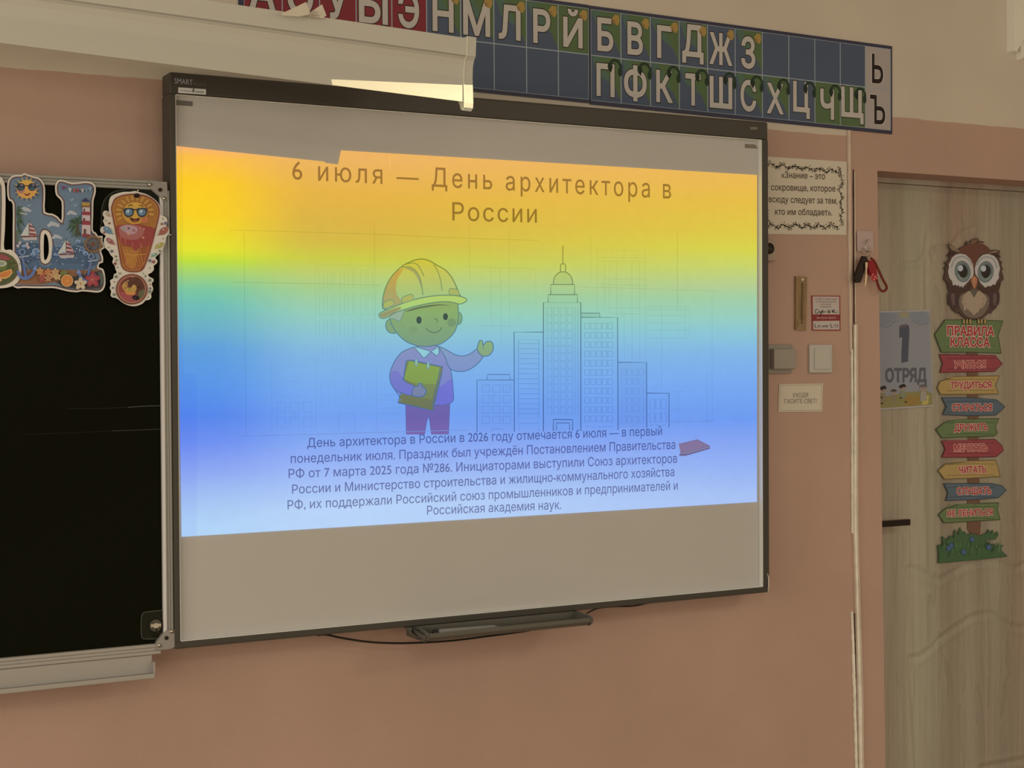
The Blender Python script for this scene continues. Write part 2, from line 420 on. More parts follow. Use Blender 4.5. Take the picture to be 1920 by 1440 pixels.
broad = nz(1.0, 3, .4, (8, 3, .25)); fine = nz(1.0, 6, .3, (70, 10, 1.6)); vein = nz(1.0, 3, 2.2, (11, 3, .8)); hue = nz(1.0, 2, .2, (5, 2, .5))
base = rampc(broad, [(.30, alb((108, 88, 66), W2)), (.5, alb((118, 99, 75), W2)), (.70, alb((127, 108, 82), W2))])
warm = rampc(hue, [(.35, (1.05, .96, .95)), (.65, (.97, 1.01, .99))])
fin = rampc(fine, [(.3, (.93, .93, .93)), (.7, (1.06, 1.06, 1.06))])
vn = rampc(vein, [(.44, (1, 1, 1)), (.485, (.90, .89, .88)), (.50, (1.07, 1.07, 1.06)), (.53, (1, 1, 1)), (.60, (1, 1, 1)), (.63, (.94, .93, .92)), (.66, (1, 1, 1))])
nt.links.new(mixc(1.0, mixc(1.0, mixc(1.0, base, warm, 'MULTIPLY'), fin, 'MULTIPLY'), vn, 'MULTIPLY'), b.inputs['Base Color'])
bp = nt.nodes.new('ShaderNodeBump'); bp.inputs['Strength'].default_value = .08; bp.inputs['Distance'].default_value = .0006; nt.links.new(fine, bp.inputs['Height']); nt.links.new(bp.outputs[0], b.inputs['Normal'])
VENEER = m
# milled curves of the door leaf, sampled from the wavy panel outline
def dpt(x, y): p = U(x, y, DY); return (p.x, p.z)
lines = [
    spline([dpt(*p) for p in ((1704, 1066), (1722, 1070), (1745, 1080), (1763, 1086), (1785, 1074), (1815, 1059), (1850, 1053), (1880, 1057), (1902, 1066), (1920, 1058), (1945, 1040))], 5),
    spline([dpt(*p) for p in ((1706, 1234), (1722, 1232), (1745, 1216), (1767, 1194), (1799, 1172), (1825, 1156), (1857, 1152), (1880, 1166), (1908, 1176), (1940, 1174))], 5),
    spline([dpt(*p) for p in ((1706, 1234), (1711, 1300), (1716, 1380), (1722, 1480))], 5),
    spline([dpt(*p) for p in ((1738, 475), (1739, 640), (1741, 850), (1744, 1080))], 5),
    spline([dpt(*p) for p in ((1744, 1120), (1746, 1200))], 5),
    spline([dpt(*p) for p in ((1700, 496), (1718, 495), (1730, 485), (1737, 466), (1739, 440))], 5),
    spline([dpt(*p) for p in ((1745, 478), (1752, 466), (1775, 463), (1790, 455), (1800, 440), (1822, 431))], 5),
    spline([dpt(*p) for p in ((1838, 1440), (1870, 1434), (1900, 1428), (1930, 1422))], 5),
]
segs = [(Vector(a), Vector(b_)) for l in lines for a, b_ in zip(l, l[1:])]
def groove(x, z):
    p = Vector((x, z)); best = 1
    for a, b_ in segs:
        if min(a.x, b_.x)-.03 > x or max(a.x, b_.x)+.03 < x or min(a.y, b_.y)-.03 > z or max(a.y, b_.y)+.03 < z: continue
        d = b_-a; t = max(0, min(1, (p-a).dot(d)/max(d.length_squared, 1e-9))); best = min(best, (p-a-d*t).length)
    return .0042*math.exp(-(best/.0075)**2) - .0018*math.exp(-((best-.018)/.007)**2)
door = empty('door_1', (2.06, DY, 0), None, None); T(door)
lx0, lx1, lz1 = U(1646, 700, DY).x-.12, 2.93, (U(1650, 343, DY).z+U(1920, 361, DY).z)/2
bm = bmesh.new(); nx, nz = 170, 360; z0 = .02
# dense where the photograph looks
xs = [lx0+(lx1-lx0)*i/nx for i in range(nx+1)]; zs = [z0+(lz1-z0)*i/nz for i in range(nz+1)]
grid = [[bm.verts.new((x, DY+groove(x, z), z)) for x in xs] for z in zs]
for j in range(nz):
    for i in range(nx): bm.faces.new((grid[j][i], grid[j][i+1], grid[j+1][i+1], grid[j+1][i]))
leaf = bm_obj('door_leaf', bm, VENEER, door, smooth=True)
box('door_core', (lx0, DY+.012, z0), (lx1, DY+.045, lz1), VENEER, door)
bm = bmesh.new()
add_box(bm, (lx0-.12, DY-.012, lz1+.0012), (lx1+.07, DY+.06, lz1+.034), .003)
add_box(bm, (lx0-.12, DY-.004, lz1+.034), (lx1+.07, DY+.06, lz1+.075), .002)
bm_obj('door_frame_head', bm, VENEER, door)
box('door_frame_side', (lx1+.003, DY-.01, 0), (lx1+.05, DY+.05, lz1+.003), VENEER, door)
DHM = mat('dark_bronze_handle', (.018, .010, .007), .35, metal=.3)
hp = U(1650, 982, DY-.05); hq = U(1704, 982, DY-.05)
bm = bmesh.new(); add_box(bm, (hp.x-.06, DY-.058, hp.z-.010), (hq.x, DY-.044, hp.z+.008), .002)
add_tube(bm, [(hp.x-.045, DY-.05, hp.z), (hp.x-.045, DY, hp.z)], .011, 14)
add_box(bm, (hp.x-.065, DY-.008, hp.z-.028), (hp.x-.025, DY, hp.z+.022), .004)
bm_obj('door_handle', bm, DHM, door)

# ------------------------------------------------------------------ chalkboard
CY = -.088                      # front of its frame
SY = -.080                      # enamel
def cpx(x, y): return U(x, y, CY)
cR = cpx(321, 620).x-.0008; cT = cpx(200, 334).z; cB = (cpx(0, 1259).z+cpx(300, 1222).z)/2; cL = -3.0
cTi = cpx(200, 352).z; cBi = (cpx(0, 1237).z+cpx(270, 1207).z)/2; cRi = cR-.0215
cb_ = empty('chalkboard', (cR-.6, CY, cB), 'dark green chalkboard in an aluminium frame left of the whiteboard', 'chalkboard')
box('board_surface', (cL, SY, cBi-.005), (cRi+.005, SY+.012, cTi+.005), CHALK, cb_)
def rail(name, lo, hi, vert):
    bm = bmesh.new()
    if vert:
        w_ = hi[0]-lo[0]
        for k in range(4): add_box(bm, (lo[0]+w_*k/4, CY-(.0015 if k in (0, 3) else -.0005), lo[2]), (lo[0]+w_*(k+1)/4, CY+.022, hi[2]), .0012, 1)
    else:
        h_ = hi[2]-lo[2]
        for k in range(3): add_box(bm, (lo[0], CY-(.0015 if k != 1 else -.0005), lo[2]+h_*k/3), (hi[0], CY+.022, lo[2]+h_*(k+1)/3), .0012, 1)
    return bm_obj(name, bm, ALU, cb_)
rail('frame_rail', (cRi, 0, cB+.03), (cR, 0, cT-.02), True)
box('rail_edge', (cRi-.0005, CY-.0022, cB+.031), (cRi+.0065, CY+.01, cT-.021), ALU3, cb_, .0008, 1)
rail('frame_rail', (cL, 0, cTi), (cR-.022, 0, cT), False)
rail('frame_rail', (cL, 0, cB), (cR-.028, 0, cBi), False)
for o in [o for o in COL.objects if o.name.startswith('frame_rail')][2:]: o.data.materials[0] = ALU2
def bracket(top):
    if top: pts = [(276, 340), (313, 341), (315, 376), (305, 378), (303, 372), (281, 352)]
    else: pts = [(293, 1205), (303, 1191), (313, 1181), (327.4, 1181), (327.8, 1213), (318, 1217), (294, 1219)]
    o = sheet('corner_bracket', pts, CY-.004, .01, BRACK, cb_)
    for x, y in (((281, 346), (308, 372), (300, 356)) if top else ((299, 1210), (322, 1184), (312, 1196))):
        p = U(x, y, CY-.004); tube('rivet', [(p.x, CY-.0065, p.z), (p.x, CY-.003, p.z)], .0042, METAL if (x != 300 and x != 312) else DARKGAP, o, 10)
bracket(True); bracket(False)
# round-cornered lock plate and lock bottom right, twin plate top right
def patch(pts, name):
    o = sheet(name, spline(pts, 3, True), SY-.002, .002, CHALK2, cb_)
    a = Art(SY-.0022, W1); a.stroke(spline(pts, 3, True), 1.6, (60, 60, 48), closed=True); a.obj('plate_edge', o); return o
lp = patch([(265, 1160), (268, 1150), (278, 1147), (312, 1144), (316, 1150), (316, 1190), (310, 1196), (272, 1198), (265, 1190)], 'lock_plate')
p = U(290, 1172, SY)
bm = bmesh.new(); add_tube(bm, [(p.x, SY-.002, p.z), (p.x, SY-.008, p.z)], .013, 20); bm_obj('lock', bm, mat('dull_metal', (.10, .10, .085), .45, metal=.6), cb_)
bm = bmesh.new(); add_tube(bm, [(p.x, SY-.008, p.z), (p.x, SY-.011, p.z)], .006, 14); add_box(bm, (p.x-.011, SY-.0105, p.z-.002), (p.x+.011, SY-.008, p.z+.004)); bm_obj('lock_core', bm, METAL, cb_)
tube('key_cord', [(p.x+.001, SY-.011, p.z-.005), (p.x+.0015, SY-.010, p.z-.016), (p.x+.001, SY-.009, p.z-.026)], .0016, BLACK, cb_)
patch([(190, 420), (192, 385), (205, 365), (230, 356), (300, 354), (302, 420), (298, 428), (196, 428)], 'corner_plate')
a = Art(SY-.0004, W1)
a.stroke([(127, 766.5), (200, 765.5), (240, 763.5)], .7, (32, 30, 14)); a.stroke([(240, 763.5), (275, 761.5), (309, 760.5)], .9, (78, 78, 66))
a.stroke([(40, 815), (120, 812), (210, 808)], .6, (24, 22, 12)); a.stroke([(210, 808), (270, 806), (309, 804)], .9, (56, 54, 50))
a.obj('scratch_marks', cb_)
# stand-off blocks to the wall
for x in (-2.6, -.5): box('wall_mount', (x, CY+.02, 1.3), (x+.08, 0, 1.4), BRACK, cb_)
# chalk tray
ct = empty('chalk_tray', (-.5, CY-.04, .86), 'pale metal chalk tray under the chalkboard', 'chalk tray')
te = U(288, 1230, CY-.012).x; tz1 = cB-.001
zz = U(288, 1243, CY-.045).z
bm = bmesh.new()
add_box(bm, (cL, CY-.0, tz1-.040), (te, CY+.004, tz1), .001, 1)
bm_obj('tray_back', bm, ALU2, ct)
bm = bmesh.new(); add_box(bm, (cL, CY-.018, tz1-.044), (te, CY+.004, tz1-.040), .001, 1); bm_obj('tray_floor', bm, ALU2, ct)
bm = bmesh.new(); add_box(bm, (cL, CY-.021, tz1-.046), (te, CY-.017, tz1-.036), .0015, 2); bm_obj('tray_lip', bm, ALU2, ct)
box('tray_end', (te-.002, CY-.018, tz1-.042), (te+.0015, CY+.004, tz1-.012), ALU2, ct)

# ------------------------------------------------------------------ interactive whiteboard
FY = -.095; BY = -.080
wbx0, wbx1, wbz0, wbz1 = -.0122, 1.5850, .9045, 2.1440
ix0, ix1, iz0, iz1 = 0.0, 1.565, .920, 2.0965
wb = empty('whiteboard', (.78, -.06, .905), 'large interactive whiteboard in a charcoal frame in the middle of the wall', 'whiteboard')
def bar(name, lo, hi, bev=.004): return box(name, (lo[0], FY, lo[1]), (hi[0], -.033, hi[1]), FRAME, wb, bev, 3)
bar('frame_top', (wbx0, iz1), (wbx1, wbz1), .006)
bar('frame_bottom', (wbx0, wbz0), (wbx1, iz0), .003)
bar('frame_side', (wbx0, iz0-.001), (ix0, iz1+.001), .002)
bar('frame_side', (ix1, iz0-.001), (wbx1, iz1+.001), .002)
box('writing_surface', (ix0+.0005, BY, iz0+.0005), (ix1-.0005, BY+.01, iz1-.0005), BOARDW, wb)
box('back_panel', (ix0+.0005, BY+.011, iz0+.0005), (ix1-.0005, -.04, iz1-.0005), FRAME, wb)
bm = bmesh.new(); t_ = .0012
add_box(bm, (ix0, FY+.001, iz0), (ix0+t_, BY, iz1)); add_box(bm, (ix1-t_, FY+.001, iz0), (ix1, BY, iz1))
add_box(bm, (ix0, FY+.001, iz0), (ix1, BY, iz0+t_)); add_box(bm, (ix0, FY+.001, iz1-t_), (ix1, BY, iz1))
bm_obj('bezel_lining', bm, LIP, wb)
for x in (.25, 1.25):
    box('wall_mount', (x, -.034, 1.9), (x+.12, 0, 1.96), FRAME, wb); box('wall_mount', (x, -.034, 1.1), (x+.12, 0, 1.16), FRAME, wb)
a = Art(FY-.0003, W1)
a.text('SMART', (327.5, 156.3), (361.5, 159.6), 10.5, (150, 145, 135), bold=-.004)
a.text('Board', (362.5, 159.3), (385.5, 160.8), 5.6, (96, 84, 66), bold=-.004)
a.obj('logo', wb)
st = sheet('label_sticker', [(334.3, 163.7), (386.2, 167.3), (386.2, 177.6), (334.3, 174.2)], FY-.0008, .0006, mat('sticker_white', alb((172, 160, 142)), .5), wb)
a = Art(FY-.0010, W1)
rnd = random.Random(3)
for k in range(9): a.stroke([(338.5+k*2.6, 168.5+k*.17+rnd.uniform(-.8, .8)), (341+k*2.6, 171.0+k*.17+rnd.uniform(-1, 1))], .9, (130, 120, 106))
a.poly([(361, 166), (364.5, 166.2), (364.5, 173), (361, 172.7)], (98, 88, 74))
for k in range(6): a.stroke([(366.5+k*2.6, 172.8+k*.15), (368+k*2.6, 170.6+k*.2), (369+k*2.6, 173.6+k*.15)], .9, (92, 82, 70))
a.obj('sticker_print', st)
sheet('sensor_window', [(1406, 238), (1420.5, 238.2), (1419.5, 243), (1407.5, 243)], FY-.0006, .001, mat('sensor_grey', alb((92, 82, 62)), .4), wb)
TAPE = mat('grey_tape', alb((84, 72, 60)), .6); TAPE2 = mat('brown_tape', alb((98, 82, 62)), .6)
sheet('tape_piece', [(329, 187.5), (361, 190.3), (361, 199), (329, 196.8)], BY-.0012, .001, TAPE, wb)
sheet('tape_piece', [(1397, 270), (1416, 271), (1420.5, 278.5), (1397.5, 277.3)], BY-.0012, .001, TAPE2, wb)
p0, p1 = U(1439.5, 1075, FY), U(1439.8, 1112, FY)
bm = bmesh.new(); add_tube(bm, [(p0.x-.001, FY-.0005, p0.z), (p0.x+.001, FY-.002, p0.z-.012), (p0.x+.0015, FY-.002, p0.z-.03), (p1.x, FY-.001, p1.z+.002)], [.0008, .0017, .0018, .0018], 8)
bm_obj('edge_strip', bm, mat('pale_plastic_edge', alb((160, 140, 115)), .5), wb, True)  # paler strip along the frame's lower right edge

# pen tray and pen
pt = empty('pen_tray', (.8, FY-.03, .87), 'dark grey pen tray hanging under the middle of the whiteboard', 'pen tray')
ax, bx = .556, .986
zt = wbz0-.001; zl = .8795
bm = bmesh.new()
sec = [(-.093, zt), (-.093, zt-.016), (-.150, zt-.018), (-.166, zt-.006), (-.171, zt-.0045), (-.171, zt-.014), (-.160, zt-.024), (-.060, zt-.024), (-.060, zt)]
n = 22; rings = []
for i in range(n+1):
    x = ax+(bx-ax)*i/n
    rings.append([bm.verts.new((x, y, z)) for y, z in sec])
for i in range(n):
    for k in range(len(sec)): bm.faces.new((rings[i][k], rings[i][(k+1) % len(sec)], rings[i+1][(k+1) % len(sec)], rings[i+1][k]))
for rg in (rings[0], rings[-1]):
    for t in tessellate_polygon([[v.co.copy() for v in rg]]): bm.faces.new([rg[i] for i in t])
bm_obj('tray_trough', bm, TRAYM, pt)
for x, s in ((ax, -1), (bx, 1)):
    pts = [(x, y, z) for y, z in ((-.060, zt), (-.110, zt), (-.155, zt-.001), (-.170, zt-.0035), (-.173, zt-.008), (-.171, zt-.018), (-.158, zt-.026), (-.060, zt-.026))]
    bm = bmesh.new(); add_prism(bm, pts, (s*.008, 0, 0)); bmesh.ops.bevel(bm, geom=[e_ for e_ in bm.edges if abs((e_.verts[0].co-e_.verts[1].co).x) < 1e-5], offset=.0015, segments=2, affect='EDGES')
    bm_obj('tray_end', bm, TRAYM, pt)
prism('tray_wing', [(ax-.007, -.095, zt), (ax-.026, -.095, zt), (ax-.018, -.110, zt-.008), (ax-.007, -.135, zt-.022), (ax-.007, -.095, zt-.024)], (0, .02, 0), TRAYM, pt)
pen = empty('stylus_pen', (.70, -.13, zt-.030), 'grey stylus pen with a black end lying in the pen tray', 'pen')
py_ = -.146; pz = zt-.0092
bm = bmesh.new(); add_tube(bm, [(.590, py_, pz), (.60, py_, pz), (.735, py_, pz-.001), (.745, py_, pz-.001)], [.006, .0078, .0062, .003], 14); bm_obj('barrel', bm, mat('pen_grey', alb((104, 94, 78)), .4), pen, True)
bm = bmesh.new(); bmesh.ops.create_uvsphere(bm, u_segments=14, v_segments=8, radius=.0088, matrix=Matrix.Translation((.583, py_, pz+.0005))); bm_obj('end_cap', bm, BLACK, pen, True)
bm = bmesh.new(); add_tube(bm, [(.745, py_, pz-.001), (.752, py_, pz-.001)], [.0022, .001], 8); bm_obj('nib', bm, METAL, pen, True)
cab = [U(x, y, -.05) for x, y in ((595, 1191), (612, 1190), (640, 1196), (690, 1203.5), (740, 1206), (790, 1205), (850, 1201), (910, 1193.5), (960, 1187), (1000, 1180), (1060, 1160))]
tag(tube('cable', spline([tuple(v) for v in cab], 5), .0024, BLACK, None, 8), 'thin black cable sagging below the whiteboard behind the pen tray', 'cable')
cab = [U(x, y, -.05) for x, y in ((1100, 1150), (1120, 1141), (1150, 1137.5), (1190, 1136), (1225, 1128))]
tag(tube('cable', spline([tuple(v) for v in cab], 5), .0018, BLACK, None, 8), 'short black cable right of the pen tray under the whiteboard edge', 'cable')

# ------------------------------------------------------------------ lamp housing hanging in front of the boards
hd = rt*(6670/2886)-up*(329/2886)+fw; hd.normalize()
hn = Vector((hd.y, -hd.x, 0)).normalized()          # forward, away from the wall
hu = hn.cross(hd)
if hu.z < 0: hu = -hu
HY = -.450
T0 = U(880, 72, HY)                                  # top front edge at the right end
hz = (U(852, 189, HY).z-U(852, 69, HY).z)            # drop to the lower edge (negative)
h = -hz
def HP(t, f, u): return T0+hd*t+hn*f+hu*u
LEN = 2.6
ho = empty('board_lamp', T0-hd*.6, 'long cream lamp housing hanging in front of the boards, end cap at right', 'lamp')
railp = [(.0, 0), (.0, -h*.268), (-.004, -h*.285), (-.06, -h*.285), (-.06, 0)]
shade = [(-.002, -h*.29), (-.008, -h*.33), (-.012, -h*.42), (-.012, -h*.60), (-.006, -h*.85), (-.003, -h), (-.005, -h*1.0), (-.009, -h*.86), (-.016, -h*.6), (-.016, -h*.36), (-.05, -h*.30), (-.12, -h*.31), (-.125, -h*.29)]
def extr(name, prof, t0, t1, m, smooth=False):
    bm = bmesh.new(); add_prism(bm, [HP(t0, f, u) for f, u in prof], hd*(t1-t0)); return bm_obj(name, bm, m, ho)
extr('top_rail', railp, -LEN, 0, HOUS)
extr('shade', shade, -LEN, -.002, HOUS)
capp = [(.002, .004), (.003, -h*.275), (-.001, -h*.30), (-.006, -h*.335), (-.010, -h*.42), (-.009, -h*.60), (-.002, -h*.85), (.002, -h*1.02), (.001, -h*1.09), (-.008, -h*1.13), (-.016, -h*1.11), (-.026, -h*1.01), (-.030, -h*.99), (-.05, -h*.8), (-.12, -h*.4), (-.12, -h*.2), (-.062, .004)]
bm = bmesh.new(); add_prism(bm, [HP(-.0055, f, u) for f, u in capp[:]], hd*.002)
bm_obj('cap_edge', bm, HOUSCAP, ho)
bm = bmesh.new(); add_prism(bm, [HP(-.004, f-.0012, u) for f, u in capp], hd*.0195); bm_obj('end_cap', bm, HOUS, ho)
# lamp tube behind the shade, and arms back to the wall
bm = bmesh.new(); add_tube(bm, [HP(-LEN+.1, -.065, -h*.55), HP(-.06, -.065, -h*.55)], .013, 12); bm_obj('tube_lamp', bm, mat('frosted_tube', (.8, .8, .78), .3), ho, True)
for t in (-.62, -1.9):
    p = HP(t, -.03, -h*.30)
    bm = bmesh.new(); add_tube(bm, [p, (p.x, 0, p.z+.02)], .009, 10); bm_obj('wall_arm', bm, HOUS, ho)
# drips and specks of paint on the shade
a_ = Art(0, W1)
# paper scraps lying on top of the lamp housing
def scrap(name, pts, lab, back=.0, fold=None):
    hy = HY+.01+back
    P3 = [U(x, y, hy) for x, y in pts]
    bm = bmesh.new(); add_prism(bm, P3, (0, .0015, 0))
    if fold:
        Q = [U(x, y, hy) for x, y in fold]; Q[0].y -= .018; add_prism(bm, Q, (0, .0015, 0))
    return tag(bm_obj(name, bm, PAPER), lab, 'paper')
scrap('paper_scrap', [(527, 26), (574, 3.5), (583, 27), (560, 31), (530, 29)], 'pale triangular paper scrap lying on top of the lamp housing, left one', .0)
scrap('paper_scrap', [(583, 22), (604, 8), (612, 29), (606, 34), (578, 31)], 'small grey crumpled paper scrap on the lamp housing, right of the triangular one', .006, [(577, 28), (592, 19), (600, 31), (580, 32)])

# ------------------------------------------------------------------ alphabet banner
bn = empty('alphabet_banner', (1.1, -.003, 2.17), 'blue alphabet banner of letter cards above the whiteboard and lamp housing', 'banner')
zb, zm, zt_ = 2.1795, 2.2930, 2.4095      # white grid lines: bottom, middle, top
GREEN, BLUE, RED, GREY, EDGE, LINE = (74, 88, 48), (66, 71, 80), (116, 34, 36), (150, 130, 112), (42, 38, 48), (134, 132, 126)
CREAM, INK = (166, 148, 126), (40, 28, 20)
class WArt(Art):
    def P(s, x, y): return (x, s.Y-s.layer*s.STEP, y-.0115*(x-1.1))
    def word(s, ch, x0, x1, zb_, cap, c, bold, ext=None, shear=0):
        s.layer += 1
        vs, fs = text_mesh(ch, bold); ex = text_mesh(ch, ext)[0] if ext is not None else vs
        X0, X1 = min(v[0] for v in ex), max(v[0] for v in ex)
        s.add([(x0+(vx-X0)/(X1-X0)*(x1-x0)+shear*vy, s.Y-s.layer*s.STEP, zb_+vy/.728*cap-.0115*(x0-1.1)) for vx, vy in vs], fs, s.col(c))
YP = -.0035
BK = mat('banner_card', alb(EDGE), .5)
LX = [.1845+.0907*k for k in range(11)]; LX[-1] = 1.0900
RX = [1.0960+(1.9965-1.0960)*k/10 for k in range(11)]+[2.0900]
def bsheet(x0, x1, y, z0, z1):
    T_ = lambda x, z: (x, y, z-.0115*(x-1.1))
    prism('banner_sheet', [T_(x0, z0), T_(x1, z0), T_(x1, z1), T_(x0, z1)], (0, -.0008-y, 0), BK, bn)
bsheet(LX[0]-.012, 1.0915, YP, zb-.0085, zt_+.009)
bsheet(1.0940, RX[-1]+.006, YP-.0006, zb-.011, zt_+.008)
def card(x0, x1, z0, z1, kind, ch, icon):
    a = WArt(YP-.0012, W1); a.poly([(x0, z0), (x1, z0), (x1, z1), (x0, z1)], LINE); e_ = .0013
    x0 += e_; x1 -= e_; z0 += e_; z1 -= e_; W_ = x1-x0; H_ = z1-z0
    base = {'r': RED, 'b': BLUE, 'g': GREEN, 'y': GREY, 's': BLUE}[kind]
    a.poly([(x0, z0), (x1, z0), (x1, z1), (x0, z1)], base)
    if kind == 's':
        a.poly([(x0+.25*W_, z1), (x1, z1), (x1, z0+.05*H_), (x1-.2*W_, z0+.35*H_)], GREEN)
        a.poly([(x0, z1), (x0+.25*W_, z1), (x1-.2*W_, z0+.35*H_), (x0+.2*W_, z0+.62*H_)], (70, 88, 66))
    if ch:
        wide = {'Ш': .84, 'Щ': .92, 'Ж': .86, 'М': .84, 'Ы': .84, 'Ф': .80, 'Д': .78, 'Г': .52, 'З': .54, 'Б': .55, 'В': .54, 'Р': .56, 'С': .60, 'Ь': .46, 'Ъ': .62, 'Н': .64, 'Т': .56, 'У': .62, 'Э': .62, 'О': .72, 'А': .72, 'Х': .66, 'Ц': .66, 'Ч': .56, 'К': .60, 'П': .62, 'Л': .70, 'Й': .66}.get(ch, .6)*W_
        low = .24 if ch in 'ЩЦД' else .13
        if ch in 'Й': low = .12
        zb_ = z0+low*H_; cap = H_*(.70 if ch in 'ЩЦД' else .70)
        if ch == 'Й': cap = H_*.62
        cx = (x0+x1)/2-.02*W_; u0, u1 = cx-wide/2, cx+wide/2
        if kind == 'y':
            a.word(ch, u0-.0015, u1+.0015, zb_, cap, (178, 160, 140), .034, ext=.02); a.word(ch, u0, u1, zb_, cap, (34, 22, 16), .018)
        else:
            a.word(ch, u0, u1, zb_, cap, INK, .048, ext=.026); a.word(ch, u0, u1, zb_, cap, CREAM, .026)
    cx, cz, k = x1-.17*W_, z1-.16*H_, W_*.16
    if icon == 'bell':
        a.poly([(cx-k*.1, cz+k*1.0), (cx+k*.75, cz+k*.9), (cx+k*.9, cz-k*.2), (cx+k*.45, cz-k*1.0), (cx-k*.5, cz-k*.6), (cx-k*.85, cz+k*.1)], (150, 112, 50))
        a.poly([(cx-k*.85, cz+k*.1), (cx-k*.5, cz-k*.6), (cx+k*.1, cz-k*.8), (cx-k*.2, cz)], (128, 92, 44))
    if icon == 'ear':
        a.stroke([(x-.02*W_, z) for x, z in ell(cx, cz-k*.4, k*1.25, k*1.35, 12, 0, 160, -30)], k*.55, (34, 48, 28))
        a.poly(ell(cx-k*1.2, cz-k*.3, k*.55, k*.75, 10), (28, 40, 24)); a.poly(ell(cx+k*.95, cz-k*1.1, k*.5, k*.85, 10), (32, 46, 26))
        a.poly([(cx-k*1.5, cz-k*.9), (cx-k*.7, cz-k*.3), (cx-k*1.0, cz-k*1.4)], (24, 26, 20))
    a.obj('letter_card', bn)
for k, ch in enumerate('АОУЫЭНМЛРЙ'):
    card(LX[k], LX[k+1], zm, zt_, 'r' if k < 5 else ('g' if ch == 'Й' else 's'), ch, 'bell' if k >= 5 else None)
    card(LX[k], LX[k+1], zb, zm, 'r' if k < 5 else 'b', None, None)
for k, ch in enumerate('БВГДЖЗ    Ь'):
    card(RX[k], RX[k+1], zm-.0006, zt_-.001, 'y' if ch == 'Ь' else ('b' if ch in 'Ж ' else 's'), ch.strip(), 'bell' if ch in 'БВГДЖЗ' else None)
for k, ch in enumerate('ПФКТШСХЦЧЩЪ'):
    card(RX[k], RX[k+1], zb-.0015, zm-.0006, 'y' if ch == 'Ъ' else ('b' if ch in 'ШЦ' else ('g' if ch in 'ЧЩ' else 's')), ch, 'ear' if ch != 'Ъ' else None)

#@@PART2
# ------------------------------------------------------------------ projected slide: glowing sheet standing in for light thrown on the board
SLY = BY-.0016
cols = {
 345: [(276,(250,180,110)),(291,(252,190,75)),(338,(253,203,40)),(400,(250,210,38)),(432,(242,216,45)),(468,(228,228,50)),(489,(190,222,62)),(510,(165,212,112)),(541,(125,200,160)),(572,(112,190,182)),(614,(108,175,200)),(656,(95,158,220)),(729,(90,148,232)),(781,(88,135,236)),(833,(112,145,240)),(885,(142,168,242)),(937,(165,195,243)),(989,(178,212,246))],
 640: [(290,(238,180,100)),(364,(230,180,72)),(413,(220,180,72)),(452,(213,186,72)),(487,(202,204,74)),(512,(190,206,110)),(546,(165,206,146)),(585,(150,206,184)),(625,(140,196,210)),(664,(130,182,226)),(733,(120,170,238)),(783,(115,160,240)),(807,(125,165,241)),(857,(147,176,245)),(906,(165,193,247)),(955,(184,212,248))],
 1390: [(328,(236,184,86)),(378,(230,190,72)),(436,(222,200,72)),(468,(215,212,78)),(500,(200,212,108)),(536,(180,206,146)),(563,(160,206,168)),(599,(150,206,195)),(626,(138,198,215)),(662,(130,182,230)),(716,(120,170,240)),(784,(110,155,240)),(829,(134,165,242)),(874,(148,178,243)),(933,(168,194,244))]}
ZB, ZT = 1.10, 2.08
def grad_at(x, y):
    p = U(x, y, SLY); t = (p.z-ZB)/(ZT-ZB); res = []
    for cx in (345, 640, 1390):
        st_ = sorted(((U(cx, yy, SLY).z-ZB)/(ZT-ZB), lin(c)) for yy, c in cols[cx])
        v = st_[0][1] if t <= st_[0][0] else st_[-1][1]
        for (a, ca_), (b2, cb2) in zip(st_, st_[1:]):
            if a <= t <= b2: k = (t-a)/(b2-a); v = tuple(ca_[i]*(1-k)+cb2[i]*k for i in range(3))
        res.append(v)
    X = p.x; k1 = max(0, min(1, (X-.06)/.27)); k1 = k1*k1*(3-2*k1); k2 = max(0, min(1, (X-.45)/1.05))
    v = tuple(res[0][i]*(1-k1)+res[1][i]*k1 for i in range(3))
    return tuple(v[i]*(1-k2)+res[2][i]*k2 for i in range(3))
m = bpy.data.materials.new('slide_glow'); m.use_nodes = True; nt = m.node_tree; nt.nodes.clear()
N = nt.nodes.new; L = nt.links.new
out = N('ShaderNodeOutputMaterial'); em = N('ShaderNodeEmission'); L(em.outputs[0], out.inputs[0])
g = N('ShaderNodeNewGeometry'); sp = N('ShaderNodeSeparateXYZ'); L(g.outputs['Position'], sp.inputs[0])
t_ = N('ShaderNodeMapRange'); t_.inputs[1].default_value = ZB; t_.inputs[2].default_value = ZT; L(sp.outputs['Z'], t_.inputs[0])
rs = []
for cx in (345, 640, 1390):
    r = N('ShaderNodeValToRGB'); L(t_.outputs[0], r.inputs[0]); cr = r.color_ramp
    st_ = sorted(((U(cx, yy, SLY).z-ZB)/(ZT-ZB), lin(c)) for yy, c in cols[cx])
    cr.elements[0].position = max(0, st_[0][0]); cr.elements[0].color = (*st_[0][1], 1)
    cr.elements[1].position = min(1, st_[-1][0]); cr.elements[1].color = (*st_[-1][1], 1)
    for p_, c_ in st_[1:-1]: e_ = cr.elements.new(p_); e_.color = (*c_, 1)
    rs.append(r)
k1 = N('ShaderNodeMapRange'); k1.interpolation_type = 'SMOOTHSTEP'; k1.inputs[1].default_value = .06; k1.inputs[2].default_value = .33; L(sp.outputs['X'], k1.inputs[0])
k2 = N('ShaderNodeMapRange'); k2.inputs[1].default_value = .45; k2.inputs[2].default_value = 1.5; L(sp.outputs['X'], k2.inputs[0])
